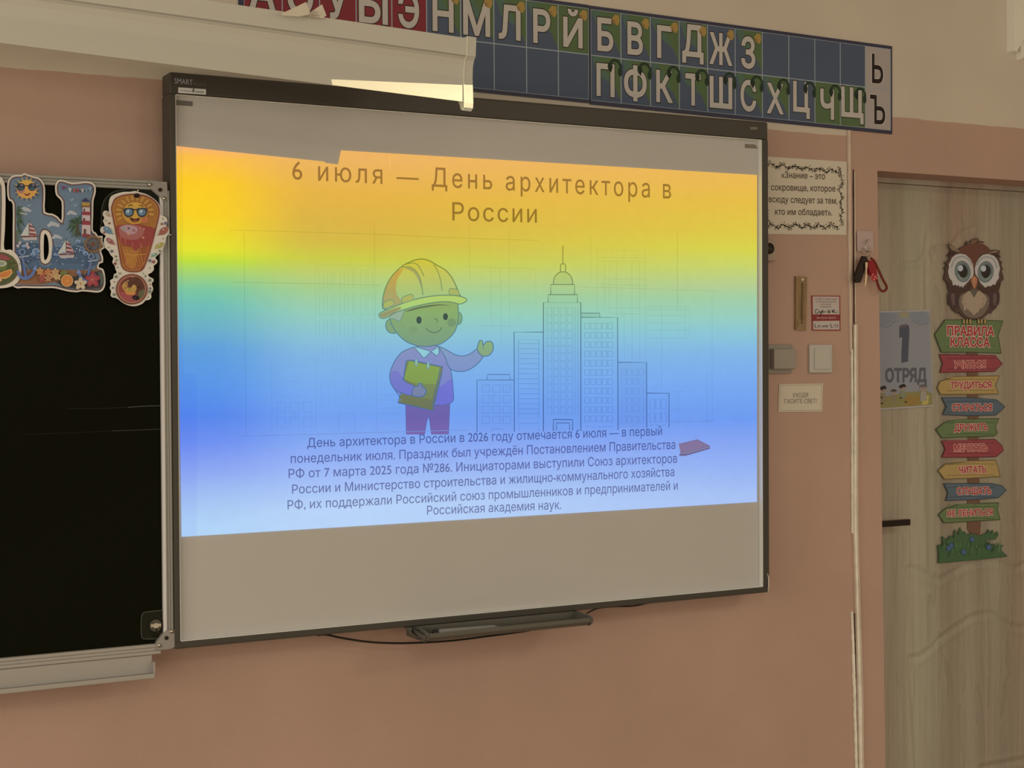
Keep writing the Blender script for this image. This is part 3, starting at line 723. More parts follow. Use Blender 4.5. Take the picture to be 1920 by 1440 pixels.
def mix(f, a, b2, bt='MIX'):
    x = N('ShaderNodeMix'); x.data_type = 'RGBA'; x.blend_type = bt
    if hasattr(f, 'links') or not isinstance(f, (int, float)): L(f, x.inputs[0])
    else: x.inputs[0].default_value = f
    L(a, x.inputs[6]); L(b2, x.inputs[7]); return x.outputs[2]
cc = mix(k2.outputs[0], mix(k1.outputs[0], rs[0].outputs[0], rs[1].outputs[0]), rs[2].outputs[0])
# fine weave of the pixel grid and the mottled board
ns = N('ShaderNodeTexNoise'); ns.inputs['Scale'].default_value = 40; ns.inputs['Detail'].default_value = 6; L(g.outputs['Position'], ns.inputs[0])
nr = N('ShaderNodeMapRange'); nr.inputs[3].default_value = .965; nr.inputs[4].default_value = 1.035; L(ns.outputs[0], nr.inputs[0])
at = N('ShaderNodeAttribute'); at.attribute_name = 'ink'
cc = mix(1.0, cc, at.outputs['Color'], 'MULTIPLY')
L(cc, em.inputs[0]); L(nr.outputs[0], em.inputs[1])
try: m.cycles.emission_sampling = 'NONE' if False else 'AUTO'
except Exception: pass
LIGHTM = m
slide = empty('projected_slide', U(880, 640, SLY), 'projected slide with rainbow gradient, helmeted builder, towers and Russian text', 'slide')
class SArt(Art):
    STEP = .00002
    def col(s, c):
        if len(c) == 3: return c
        x, y = s.tf(c[3], c[4]); gcol = grad_at(x, y); t = lin(c[:3]); return tuple(min(1.25, t[i]/gcol[i]) for i in range(3))
def tint(r_, g_, b_): return (r_, g_, b_)
a = SArt(SLY)
xl = U(331, 270, SLY); a.tf = lambda x, y: (x, y)
a.poly([(329.6, 273.8), (607, 302.8), (611.5, 305.8), (634, 308.4), (639.4, 282), (1419.5, 328.2), (1419.3, 941), (340.5, 1006.5)], (1, 1, 1))  # upper-left notch cut in the shape of the lamp housing's shadow
# paler upper strip between the cut-out shadow and the first title line
a.poly([(343, 276), (344, 700), (369, 702), (369, 1004.5), (341, 1006.3), (330, 275)], (.93, .93, 1.0))
a.stroke([(731, 293), (731.6, 320)], 1.6, (1.1, 1.15, 1.2))  # small glint painted in as a brighter stroke
a.obj('slide_background', slide, LIGHTM)

TL_ = 20
ink = (.42, .37, .38)
for k, (body, p0, p1, cp, sp_) in enumerate((('6 июля — День архитектора в', (548, 336.3), (1258, 372.5), 36, 1.30), ('России', (848, 413.2), (1006.5, 417.5), 34, 1.16))):
    a = SArt(SLY, layer=TL_+k); a.text(body, p0, p1, cp, ink, bold=.004, spacing=sp_); a.obj('title_line', slide, LIGHTM)
ink2 = (.36, .32, .42)
for k, (body, p0, p1) in enumerate((
    ('День архитектора в России в 2026 году отмечается 6 июля — в первый', (576, 838.5), (1241, 816.0)),
    ('понедельник июля. Праздник был учреждён Постановлением Правительства', (545, 868.3), (1266, 841.6)),
    ('РФ от 7 марта 2025 года №286. Инициаторами выступили Союз архитекторов', (541, 896.5), (1269.5, 867.6)),
    ('России и Министерство строительства и жилищно-коммунального хозяйства', (547.5, 925.8), (1264, 892.6)),
    ('РФ, их поддержали Российский союз промышленников и предпринимателей и', (539, 955.2), (1270.5, 918.2)),
    ('Российская академия наук.', (800.5, 965.3), (1052, 954.3)))):
    a = SArt(SLY, layer=TL_+2+k); a.text(body, p0, p1, 17.0, ink2, bold=.006, spacing=1.0); a.obj('body_line', slide, LIGHTM)

# faint drawing lines behind the figures
a = SArt(SLY, layer=2); f1, f2 = (.80, .80, .80), (.88, .88, .88)
def LN(pts, c=f1, w_=1.1): a.stroke(pts, w_, c)
LN([(431, 431), (700, 439), (880, 447), (1010, 451)]); LN([(434, 529), (600, 532), (714, 535)]); LN([(1060, 537), (1225, 542), (1352, 546)], f2)
LN([(458, 436), (459, 620), (462, 816)]); LN([(702, 420), (703, 600)]); LN([(880, 420), (881, 536), (935, 538)], f2); LN([(954, 430), (956, 612)], f2); LN([(1107, 440), (1108, 530)], f2)
LN([(1270, 432), (1270, 580)]); LN([(1335, 548), (1335, 790)], f2); LN([(448, 818), (560, 815), (880, 806)]); LN([(1250, 792), (1340, 789)], f2)
LN([(874, 500), (1004, 504), (1005, 568), (956, 567)], f2); LN([(920, 501), (921, 611), (900, 611)], f2); LN([(938, 502), (940, 650)], f2); LN([(900, 611), (960, 612)], f2)
# tower outline right of the spire
z3 = lambda x, y: (860+x/3.13, 400+y/3.13)
for l in ([(810, 700), (812, 215), (1095, 222), (1097, 860)], [(812, 262), (1095, 262)], [(812, 282), (1095, 282)], [(850, 385), (1090, 385)], [(820, 415), (1095, 425)], [(880, 555), (1065, 557)], [(900, 590), (1065, 590)], [(855, 282), (855, 560)], [(885, 282), (885, 590)], [(925, 282), (928, 600)], [(970, 215), (970, 282)], [(970, 590), (972, 860)], [(1015, 282), (1018, 860)], [(1060, 282), (1062, 860)], [(1095, 548), (1355, 548), (1355, 720)], [(1095, 565), (1330, 565)], [(1095, 600), (1330, 600)], [(1095, 643), (1330, 643)], [(1095, 685), (1355, 685)], [(1095, 733), (1350, 733)], [(1190, 548), (1190, 1060)], [(1330, 560), (1330, 740)], [(1238, 1222), (1500, 1222), (1490, 1210)], [(1240, 1150), (1330, 1152)], [(1288, 1050), (1288, 1250)], [(1455, 940), (1458, 1220)], [(1245, 1050), (1320, 1045)]):
    LN([z3(*p) for p in l], (.86, .87, .86), 1.0)
# block with slit windows on the left
z6 = lambda x, y: (400+x/3.35, 400+y/3.35)
LN([z6(640, 780), z6(640, 325), z6(1012, 330), z6(1018, 820)], f2)
for r0, r1 in ((355, 470), (505, 640), (665, 780)):
    for x in (665, 715, 795, 845, 925, 970):
        LN([z6(x, r1), z6(x, r0), z6(x+28, r0), z6(x+28, r1)] + ([z6(x, r1)] if r0 < 600 else []), (.87, .87, .87), 1.0)
    for x in (760, 885): LN([z6(x, r0), z6(x, r1)], (.88, .88, .88), 1.0)
for x in range(660, 1010, 28): LN([z6(x, 800), z6(x, 930)], (.93, .93, .93), .8)
LN([z6(365, 1380), z6(365, 905), z6(640, 905)], f2)
for r0 in (1185, 1280):
    for x in (398, 480, 562): LN([z6(x, r0), z6(x+55, r0), z6(x+55, r0+65), z6(x, r0+65), z6(x, r0)], (.85, .85, .88), 1.1)
for r0 in (905, 960, 1055, 1100, 1150): LN([z6(400, r0), z6(600, r0)], (.93, .93, .94), .9)
for x in (675, 725, 760, 850, 875, 925, 965): LN([z6(x, 1050), z6(x, 1195), z6(x+22, 1195)], (.91, .91, .93), .9)
LN([z6(790, 1370), z6(790, 1255), z6(885, 1255), z6(885, 1370)], (.86, .86, .88)); LN([z6(640, 1380), z6(642, 900)], f2); LN([z6(1022, 1370), z6(1022, 960)], f2)
for r0 in (1140, 1175, 1225, 1260, 1315): LN([z6(1045, r0), z6(1180, r0-3)], (.88, .88, .9))
a.obj('drawing_lines', slide, LIGHTM)

# line-drawn towers
OUT, WIN = (.36, .37, .42), (.66, .67, .72)
def tower(name, draw, fill_=None):
    a = SArt(SLY, tf=z3, layer=5); draw(a); return a.obj(name, slide, LIGHTM)
def grid_(a, x_, y_, w_, h_, c=WIN, t=3.4):
    a.layer += 1
    for y in y_:
        for x in x_: a.stroke([(x, y), (x+w_, y), (x+w_, y+h_), (x, y+h_)], t, c, closed=True, lift=False)
def t1(a):
    a.poly(rect(107, 978, 327, 1282), (.96, .96, .98)); a.poly(rect(167, 946, 302, 978), (.97, .97, .98))
    a.stroke([(167, 976), (167, 946), (301, 946), (301, 976)], 4, OUT); a.stroke([(107, 1285), (107, 978), (327, 978)], 4.5, OUT)
    grid_(a, (138, 200, 260), (1007, 1070, 1131, 1190), 44, 42); a.stroke([(193, 1285), (193, 1264), (255, 1264), (255, 1280)], 3.5, WIN)
def t2(a):
    a.poly(rect(327, 697, 497, 1280), (.97, .98, 1.0)); a.stroke([(327, 1282), (325, 697), (497, 697)], 5, OUT)
    a.stroke([(350, 740), (470, 740), (470, 1202), (350, 1202)], 3.5, WIN, closed=True)
    for k in range(15): a.stroke([(352, 765+k*29.4), (468, 765+k*29.4)], 3, WIN)
    a.stroke([(353, 1280), (353, 1232), (470, 1232), (470, 1278)], 3, WIN)
def t3(a):
    a.poly(rect(497, 523, 717, 1278), (.95, .97, .98)); a.poly(rect(525, 477, 697, 523), (.95, .97, .96)); a.poly(rect(540, 418, 680, 477), (.95, .97, .95))
    a.poly([(555, 418)]+ell(612, 405, 56, 62, 14, 0, 180, 360)+[(668, 418)], (.90, .93, .88))
    a.stroke([(497, 1280), (497, 523), (717, 523), (717, 1278)], 5.5, OUT); a.stroke([(525, 523), (525, 477), (697, 477), (697, 523)], 5, OUT)
    a.stroke([(540, 477), (540, 418), (680, 418), (680, 475)], 5, OUT); a.stroke([(555, 418)]+ell(612, 405, 56, 62, 14, 0, 180, 360)+[(668, 418)], 5, OUT)
    a.stroke([(597, 343), (597, 305), (603, 297), (622, 297), (627, 305), (627, 343)], 5, OUT); a.stroke([(611, 297), (611, 190)], 4.5, OUT)
    for x, w_ in ((518, 27), (555, 30), (597, 30), (638, 30), (683, 17)): grid_(a, (x,), [555+45*k for k in range(14)], w_, 40, (.68, .70, .74), 3)
    a.stroke([(555, 1276), (555, 1210), (668, 1210), (668, 1274)], 6, OUT); a.stroke([(573, 1274), (573, 1230), (650, 1230), (650, 1272)], 5, OUT)
def t4(a):
    a.poly(rect(717, 610, 933, 1276), (.97, .99, 1.0)); a.poly(rect(720, 586, 828, 610), (.9, .9, .85))
    a.stroke([(720, 586), (828, 586), (828, 608)], 4.5, OUT); a.stroke([(717, 610), (932, 611), (935, 1272)], 5, OUT)
    grid_(a, (739, 775, 810, 842, 876), [645+54.4*k for k in range(11)], 27, 34, (.66, .70, .75), 4)
    for x in (739, 775, 810, 842, 876): a.stroke([(x+3, 1253), (x+27, 1252)], 3, WIN)
def t5(a):
    a.poly(rect(936, 874, 1102, 1258), (.93, .92, .95)); a.stroke([(936, 874), (1102, 874), (1104, 1258)], 5, OUT)
    grid_(a, (957, 990, 1024, 1060), (915, 968, 1024, 1080, 1130, 1190), 25, 37, (.74, .74, .80), 3.6)
def t6(a):
    a.poly(rect(1104, 1055, 1235, 1256), (.99, .99, 1.0)); a.stroke([(1104, 1055), (1234, 1056), (1234, 1256)], 5, OUT)
    grid_(a, (1123, 1157, 1191), (1092, 1168), 26, 57, (.66, .68, .78), 3.6)
    for x in (1123, 1157, 1191): a.stroke([(x, 1243), (x+24, 1242)], 3, WIN)
for nme, fn in (('low_block', t1), ('striped_block', t2), ('spire_tower', t3), ('tall_block', t4), ('shaded_block', t5), ('small_block', t6)): tower(nme, fn)
a = SArt(SLY, layer=26)
zz3 = lambda l: [z3(*p) for p in l]
a.poly(zz3([(1290, 1352), (1400, 1326), (1472, 1362), (1474, 1382), (1330, 1424), (1292, 1424), (1302, 1400)]), (112, 104, 150, 1300, 845))
a.poly(zz3([(1290, 1352), (1400, 1326), (1472, 1362), (1350, 1398), (1300, 1400)]), (134, 118, 156, 1300, 845))
a.stroke(zz3([(1300, 1408), (1350, 1404), (1470, 1370)]), .9, (178, 165, 180, 1300, 845))
a.obj('brown_book', slide, LIGHTM)

# the drawn builder
z4 = lambda x, y: (660+x/3.428, 440+y/3.428)
fig = None
def part(name, fn, lay, parent=None):
    a = SArt(SLY, tf=z4, layer=lay); fn(a); return a.obj(name, parent or slide, LIGHTM)
SM = lambda p, n=5: spline(p, n, True)
def OL(a, pts, c, w_=5): a.stroke(pts, w_*1.25, c, closed=True)
DK = (.40, .41, .43)
def pants(a):
    P_ = [(345, 1080), (480, 1100), (630, 1080), (626, 1160), (621, 1284), (511, 1284), (500, 1200), (489, 1168), (478, 1210), (466, 1284), (349, 1284)]
    a.poly(P_, (112, 100, 172, 560, 1200)); a.stroke([(345, 1090), (349, 1284)], 3, (92, 84, 150, 400, 1200)); a.stroke([(629, 1085), (620, 1284)], 3, (92, 84, 150, 560, 1200)); a.stroke([(466, 1284), (478, 1210), (489, 1168), (500, 1200), (511, 1284)], 3.5, (92, 84, 150, 490, 1200))
def shirt(a):
    P_ = SM([(405, 722), (480, 716), (560, 718), (600, 760), (620, 830), (640, 900), (650, 1000), (643, 1076), (540, 1094), (420, 1085), (330, 1060), (280, 1005), (248, 950), (244, 890), (270, 820), (310, 765), (350, 740)], 4)
    a.poly(P_, (128, 140, 196, 600, 860)); OL(a, P_, DK, 4.5)
    a.poly(SM([(540, 1000), (590, 960), (640, 930), (648, 1000), (642, 1074), (545, 1090)], 3), (112, 116, 208, 600, 1020))
    a.poly(SM([(250, 900), (300, 880), (350, 960), (395, 980), (385, 1028), (320, 1015), (262, 985)], 3), (118, 122, 200, 320, 960))
def arm(a):
    P_ = SM([(560, 722), (610, 742), (660, 770), (710, 780), (760, 765), (803, 736), (822, 765), (840, 788), (800, 836), (750, 868), (700, 880), (640, 868), (612, 830), (600, 790)], 4)
    a.poly(P_, (128, 150, 198, 700, 830)); OL(a, P_, DK, 4.5)
def hand(a):
    P_ = SM([(805, 740), (812, 700), (822, 680), (838, 684), (842, 712), (860, 690), (890, 686), (907, 708), (904, 745), (885, 772), (855, 782), (830, 776)], 4)
    a.poly(P_, (136, 170, 128, 860, 740)); OL(a, P_, DK, 5); a.stroke([(842, 712), (846, 735)], 4, DK)
def head(a):
    E1 = SM([(690, 500), (705, 520), (706, 550), (692, 575), (672, 570), (670, 510)]); a.poly(E1, (128, 168, 124, 690, 540)); OL(a, E1, DK, 4.5)
    E2 = SM([(255, 540), (225, 555), (217, 590), (232, 622), (265, 634), (295, 620), (290, 560)]); a.poly(E2, (130, 165, 122, 250, 590)); OL(a, E2, DK, 5)
    a.stroke(spline([(235, 580), (262, 570), (280, 580), (268, 600)], 4), 3.5, DK)
    P_ = SM([(240, 500), (300, 440), (450, 410), (600, 405), (670, 430), (684, 500), (678, 570), (655, 630), (610, 676), (560, 705), (490, 718), (420, 714), (350, 688), (295, 640), (262, 590), (245, 545)], 4)
    a.poly(P_, (130, 165, 120, 480, 600)); OL(a, P_, DK, 5)
    a.poly(ell(640, 565, 28, 28, 18), (118, 150, 112, 640, 565)); a.poly(ell(395, 612, 30, 24, 18), (126, 158, 116, 395, 612))
    a.poly([(242, 490), (345, 465), (312, 552), (290, 556), (276, 542), (238, 540), (234, 520)], (150, 176, 150, 290, 510)); a.stroke([(345, 468), (312, 552), (290, 556), (276, 542), (240, 540)], 4, DK)
    a.poly(SM([(342, 492), (440, 462), (560, 448), (636, 458), (560, 455), (430, 476), (380, 490)], 3), (98, 112, 92, 450, 480))
def face(a):
    a.poly(ell(430, 549, 17, 24, 16), (66, 84, 76, 430, 549)); a.poly(ell(600, 527, 16, 23, 16), (66, 84, 76, 600, 527))
    a.stroke(spline([(524, 542), (540, 541), (550, 550), (545, 560), (538, 562)], 4), 4, (84, 104, 88, 540, 550))
    a.stroke(spline([(474, 601), (490, 618), (530, 630), (560, 618), (578, 596)], 5), 4.5, (84, 104, 88, 530, 620))
def hat(a):
    D = SM([(198, 475), (197, 420), (212, 350), (250, 275), (310, 212), (345, 188), (385, 170), (425, 158), (465, 158), (505, 172), (545, 196), (600, 228), (640, 275), (668, 330), (685, 375), (688, 398), (560, 398), (430, 420), (320, 450), (240, 478)], 4)
    a.poly(D, (190, 196, 100, 480, 280)); 
    a.poly(SM([(200, 460), (203, 400), (225, 325), (275, 250), (330, 214), (318, 240), (292, 285), (282, 335), (288, 385), (318, 440), (250, 468)], 4), (172, 164, 100, 240, 380))
    a.poly(SM([(335, 212), (375, 212), (410, 235), (440, 290), (446, 340), (420, 280), (390, 240), (350, 222)], 3), (168, 166, 96, 390, 240))
    OL(a, D, DK, 5.5)
    a.stroke(spline([(312, 210), (370, 208), (415, 240), (442, 300), (455, 388)], 6), 6.5, (.5, .5, .5)); a.stroke(spline([(345, 190), (395, 182), (430, 205), (462, 268)], 6), 6, (.5, .5, .5)); a.stroke(spline([(524, 192), (548, 230), (568, 290), (578, 360)], 6), 6, (.5, .5, .5))
    B = SM([(172, 520), (184, 502), (240, 476), (330, 440), (430, 410), (540, 392), (640, 390), (700, 398), (736, 415), (728, 432), (690, 446), (640, 434), (560, 432), (440, 452), (340, 480), (270, 505), (225, 533), (190, 538)], 4)
    a.poly(B, (194, 206, 112, 540, 415)); a.poly(SM([(176, 520), (200, 500), (300, 465), (310, 478), (240, 518), (200, 534)], 3), (150, 152, 110, 240, 500)); OL(a, B, DK, 5)
    for Q in ([(198, 465), (203, 438), (222, 425), (255, 418), (268, 432), (268, 452), (215, 476)], [(320, 440), (318, 408), (335, 396), (378, 382), (392, 390), (397, 418), (330, 440)], [(624, 386), (622, 356), (630, 346), (672, 350), (684, 362), (690, 392)]):
        a.poly(Q, (168, 180, 106, Q[0][0], Q[0][1])); OL(a, Q, (.5, .5, .5), 4.5)
def collar(a):
    for Q in ([(400, 722), (455, 790), (472, 788), (505, 752), (470, 738)], [(556, 720), (560, 760), (545, 780), (508, 752), (530, 735)]): a.poly(Q, (168, 200, 214, 470, 760)); OL(a, Q, DK, 4.5)
def clip(a):
    Q = [(348, 812), (376, 806), (583, 850), (574, 900), (520, 1132), (295, 1080), (312, 1018), (340, 960), (330, 930), (336, 890)]
    a.poly(Q, (112, 120, 90, 420, 1060)); a.poly([(366, 812), (568, 854), (540, 962), (470, 958), (380, 950), (334, 925)], (132, 160, 84, 450, 890)); a.poly([(382, 950), (470, 958), (540, 962), (515, 1060), (455, 1050), (470, 1000)], (118, 136, 92, 500, 1000))
    OL(a, Q, DK, 6); a.stroke([(566, 856), (515, 1108)], 4, DK)
    for x, y in ((413, 822), (489, 840)): a.poly(ell(x, y, 8, 24, 12), (178, 190, 160, x, y)); OL(a, ell(x, y, 8, 24, 12), (.6, .6, .6), 2.5)
def sleeve(a):
    P_ = SM([(246, 900), (262, 876), (290, 880), (318, 920), (352, 952), (396, 974), (386, 1004), (380, 1030), (340, 1024), (296, 1008), (262, 980), (248, 945)], 4)
    a.poly(P_, (116, 122, 200, 320, 960)); a.stroke(spline([(318, 920), (352, 952), (396, 974), (380, 1030), (340, 1024), (296, 1008), (262, 980), (246, 940)], 4), 4.5, DK)
def hand2(a):
    P_ = SM([(388, 1000), (400, 978), (425, 972), (432, 958), (446, 958), (452, 978), (470, 990), (474, 1015), (455, 1038), (420, 1042), (386, 1030)], 4)
    a.poly(P_, (120, 132, 166, 430, 1005)); OL(a, P_, DK, 5)
part('trousers', pants, 6); part('shirt', shirt, 10); part('raised_arm', arm, 15); part('raised_hand', hand, 18)
part('clipboard', clip, 20); part('sleeve', sleeve, 30); part('holding_hand', hand2, 36); part('head', head, 12); part('face', face, 24); part('collar', collar, 27); part('hard_hat', hat, 28)

# ------------------------------------------------------------------ sticker letters on the chalkboard
KY = SY-.012
CARDM = mat('white_sticker_card', alb((176, 158, 134)), .5)
def pad(p, k=.0): return p
s4 = lambda x, y: (x/4.5, 300+y/4.5)
Yout = [(60, 215), (72, 165), (105, 132), (150, 125), (180, 125), (205, 110), (235, 122), (265, 130), (290, 140), (330, 150), (362, 185), (380, 235), (380, 330), (380, 438), (440, 452), (490, 480), (518, 512), (522, 440), (520, 350), (490, 315), (472, 290), (465, 240), (472, 195), (500, 168), (545, 172), (600, 190), (660, 188), (720, 180), (770, 188), (804, 215), (808, 270), (795, 320), (788, 360), (786, 480), (783, 590), (808, 612), (830, 642), (866, 640), (864, 680), (885, 742), (852, 762), (868, 815), (868, 865), (842, 872), (832, 905), (868, 918), (885, 965), (890, 1040), (872, 1095), (830, 1118), (770, 1114), (690, 1108), (650, 1116), (570, 1108), (500, 1090), (440, 1080), (340, 1082), (200, 1078), (110, 1068), (108, 900), (108, 600), (108, 372), (78, 345), (62, 300)]
hole = SM([(345, 600), (375, 588), (405, 608), (427, 655), (436, 740), (427, 810), (405, 862), (380, 876), (355, 862), (342, 820), (340, 700)], 3)
ht = SM([(372, 640), (382, 622), (400, 645), (411, 700), (412, 780), (398, 828), (382, 845), (371, 825), (368, 740)], 3)
def card_sticker(name, outline, tf, holes, label, cat, Y=KY, th=.0015):
    bm = bmesh.new(); loops = [[U(*tf(*p), Y) for p in l] for l in [outline]+list(holes)]
    flat = [v for l in loops for v in l]; A = [bm.verts.new(p) for p in flat]; B = [bm.verts.new(p+Vector((0, th, 0))) for p in flat]
    for t in tessellate_polygon(loops):
        try: bm.faces.new([A[i] for i in t]); bm.faces.new([B[i] for i in reversed(t)])
        except ValueError: pass
    k = 0
    for l in loops:
        n = len(l)
        for i in range(n): bm.faces.new((A[k+i], A[k+(i+1) % n], B[k+(i+1) % n], B[k+i]))
        k += n
    o = bm_obj(name, bm, CARDM)
    return tag(o, label, cat)
Yo = SM(Yout, 2)
st1 = card_sticker('letter_sticker', Yo, s4, [ht], 'sticker letter with lighthouse, sailboats and a sun in sunglasses', 'sticker')
a = Art(KY-.0002, W1, s4)
SKY, SKY2 = (94, 108, 118), (92, 98, 116)
YE = inset(Yo, 14); Yi = inset(Yo, 26)
a.poly(YE, (92, 66, 62), holes=[inset(ht, -30)]); a.poly(Yi, SKY, holes=[inset(ht, -42)])
# sea and sand, drawn as bands that stay inside the letter
def band(pts, c): a.poly(pts, c)
band([(135, 690), (200, 700), (330, 700), (330, 880), (330, 905), (135, 915)], (66, 84, 102)); band([(442, 720), (560, 740), (690, 700), (775, 720), (830, 880), (700, 930), (440, 905), (430, 860)], (66, 84, 102)); band([(135, 870), (320, 850), (350, 895), (410, 900), (450, 870), (700, 880), (700, 935), (135, 940)], (72, 90, 108))
band([(135, 935), (330, 915), (520, 925), (700, 930), (840, 920), (866, 970), (868, 1040), (850, 1080), (690, 1082), (520, 1060), (460, 1030), (350, 1052), (135, 1045)], (130, 84, 52))
band([(470, 1030), (520, 1010), (600, 990), (720, 960), (850, 930), (868, 980), (868, 1045), (848, 1085), (760, 1090), (640, 1085), (540, 1075)], (70, 62, 56))
def cloud(x, y, k, c=(158, 152, 146)):
    for dx, dy, r_ in ((-32, 6, 16), (-12, -8, 22), (12, -2, 20), (34, 8, 15)): a.poly(ell(x+dx*k, y+dy*k, r_*k, r_*k*.8, 10), c)
cloud(215, 420, 1.0); cloud(190, 448, .8); cloud(450, 545, 1.1); cloud(480, 650, .9); cloud(605, 448, .9)
def palm(x, y, k, cs=((60, 78, 52), (76, 92, 60))):
    for j, an in enumerate((-160, -130, -95, -60, -25, 15, 60, 120, 165)):
        c_, s_ = math.cos(R(an)), math.sin(R(an)); L_ = k*(60 if j % 2 else 48)
        a.poly([(x, y), (x+c_*L_*.5-s_*9*k/1., y+s_*L_*.5+c_*9-8*k), (x+c_*L_, y+s_*L_*.8+14*k), (x+c_*L_*.5+s_*7*k, y+s_*L_*.5-c_*7+4*k)], cs[j % 2])
def palm2(x, y, k, a0, a1, n, c=((58, 76, 50), (78, 94, 62), (46, 60, 40))):
    for j in range(n):
        an = R(a0+(a1-a0)*j/(n-1)); L_ = k*(1+.2*(j % 2)); dx, dy = math.cos(an), math.sin(an)
        mid = (x+dx*L_*.55, y+dy*L_*.55-L_*.12); tip = (x+dx*L_, y+dy*L_+L_*.16)
        a.poly(spline([(x, y), (mid[0]-dy*L_*.10, mid[1]+dx*L_*.10), tip, (mid[0]+dy*L_*.06, mid[1]-dx*L_*.06)], 3, True), c[j % 3])
a.poly([(135, 600), (150, 590), (160, 700), (135, 700)], (84, 92, 70))
palm2(140, 440, 66, -75, 80, 7); palm2(142, 520, 62, -50, 75, 6); palm2(150, 600, 40, -60, 60, 5)
palm2(658, 545, 78, -170, -20, 6); palm2(655, 560, 84, 100, 235, 7); palm2(660, 600, 50, 60, 130, 4)
a.poly([(642, 545), (662, 545), (668, 640), (640, 640)], (74, 66, 48))
def boat(x, y, k):
    a.poly([(x-2*k, y-110*k), (x-68*k, y), (x-2*k, y)], (172, 166, 150)); a.poly([(x+4*k, y-112*k), (x+30*k, y-80*k), (x+58*k, y-30*k), (x+62*k, y), (x+2*k, y)], (172, 146, 136))
    for j in range(3): a.poly([(x+4*k, y-(88-32*j)*k), (x+(34+11*j)*k, y-(76-30*j)*k), (x+(42+8*j)*k, y-(62-30*j)*k), (x+4*k, y-(70-32*j)*k)], (128, 54, 50))
    a.stroke([(x, y-125*k), (x, y)], 4*k, (70, 52, 42))
    a.poly([(x-72*k, y+4*k), (x+70*k, y-2*k), (x+62*k, y+34*k), (x-40*k, y+38*k)], (164, 148, 138)); a.poly([(x-72*k, y+4*k), (x+70*k, y-2*k), (x+68*k, y+10*k), (x-66*k, y+14*k)], (104, 52, 46))
boat(243, 640, 1.05); boat(555, 790, 1.05)
# waves and foam
for x, y, r_ in ((300, 770, 34), (275, 800, 24), (690, 760, 30), (655, 690, 22), (720, 790, 26), (200, 730, 22), (470, 800, 20)):
    a.poly(ell(x, y, r_, r_*.8, 14), (78, 102, 132)); a.stroke(ell(x, y, r_*.8, r_*.62, 10, 0, 150, 400), 7, (138, 148, 158)); a.stroke(ell(x, y, r_*.4, r_*.3, 8, 0, 150, 400), 5, (110, 128, 150))
for k in range(26):
    x = random.choice([random.uniform(150, 330), random.uniform(445, 690)]); y = random.uniform(720, 900)
    a.stroke(spline([(x-16, y), (x-5, y-6), (x+6, y+3), (x+18, y-3)], 3), 5, random.choice([(112, 132, 156), (92, 112, 142), (54, 70, 98), (140, 148, 156)]))
for x, y in ((148, 725), (165, 700), (225, 712), (235, 738)): a.poly(ell(x, y, 13, 14, 10), (168, 146, 138))
for k in range(40):
    x = random.choice([random.uniform(150, 320), random.uniform(450, 660), random.uniform(640, 760)]); y = random.uniform(690, 890); r_ = random.uniform(4, 9)
    a.poly(ell(x, y, r_, r_*.8, 7), random.choice([(140, 146, 150), (52, 62, 84), (110, 124, 134), (150, 148, 146)]))
# lighthouse
a.poly([(692, 400), (752, 400), (760, 640), (684, 640)], (176, 150, 140))
for y0, y1 in ((436, 466), (512, 548), (624, 650)): a.poly([(690, y0), (754, y0+3), (758, y1+3), (686, y1)], (134, 48, 52))
a.poly([(684, 358), (752, 362), (750, 398), (690, 394)], (160, 118, 48)); a.poly([(678, 386), (757, 390), (755, 402), (682, 400)], (112, 74, 40)); a.poly([(680, 352), (716, 320), (755, 352)], (52, 48, 74)); a.poly([(700, 412), (712, 412), (712, 436), (700, 436)], (70, 40, 46)); a.poly([(698, 492), (712, 492), (712, 514), (698, 514)], (70, 40, 46)); a.poly([(700, 585), (722, 585), (722, 632), (700, 632)], (92, 58, 48))
# bunting
a.stroke(spline([(510, 205), (570, 235), (640, 248), (710, 245), (785, 222)], 4), 4, (126, 108, 128))
for j, (x, y) in enumerate(((532, 224), (585, 240), (622, 246), (650, 248), (690, 247), (722, 242), (752, 236))): a.poly([(x-16, y-2), (x+16, y), (x+2, y+36)], ((112, 52, 78), (158, 162, 174), (150, 74, 58), (140, 58, 54), (164, 142, 130), (96, 120, 128), (120, 140, 142))[j])
for x, y in ((600, 340), (630, 388), (480, 545), (240, 390)): a.stroke([(x-16, y-8), (x, y+4), (x+16, y-12)], 5, (164, 166, 172))
# ship's wheel and its white card
a.stroke(ell(780, 712, 66, 66, 20), 15, (124, 84, 48), closed=True); a.stroke(ell(780, 712, 48, 48, 18), 5, (88, 54, 34), closed=True)
for k in range(8):
    c_, s_ = math.cos(R(45*k+10)), math.sin(R(45*k+10)); a.stroke([(780, 712), (780+88*c_, 712+88*s_)], 7, (116, 76, 46))
a.poly(ell(780, 712, 16, 16, 12), (98, 60, 38))
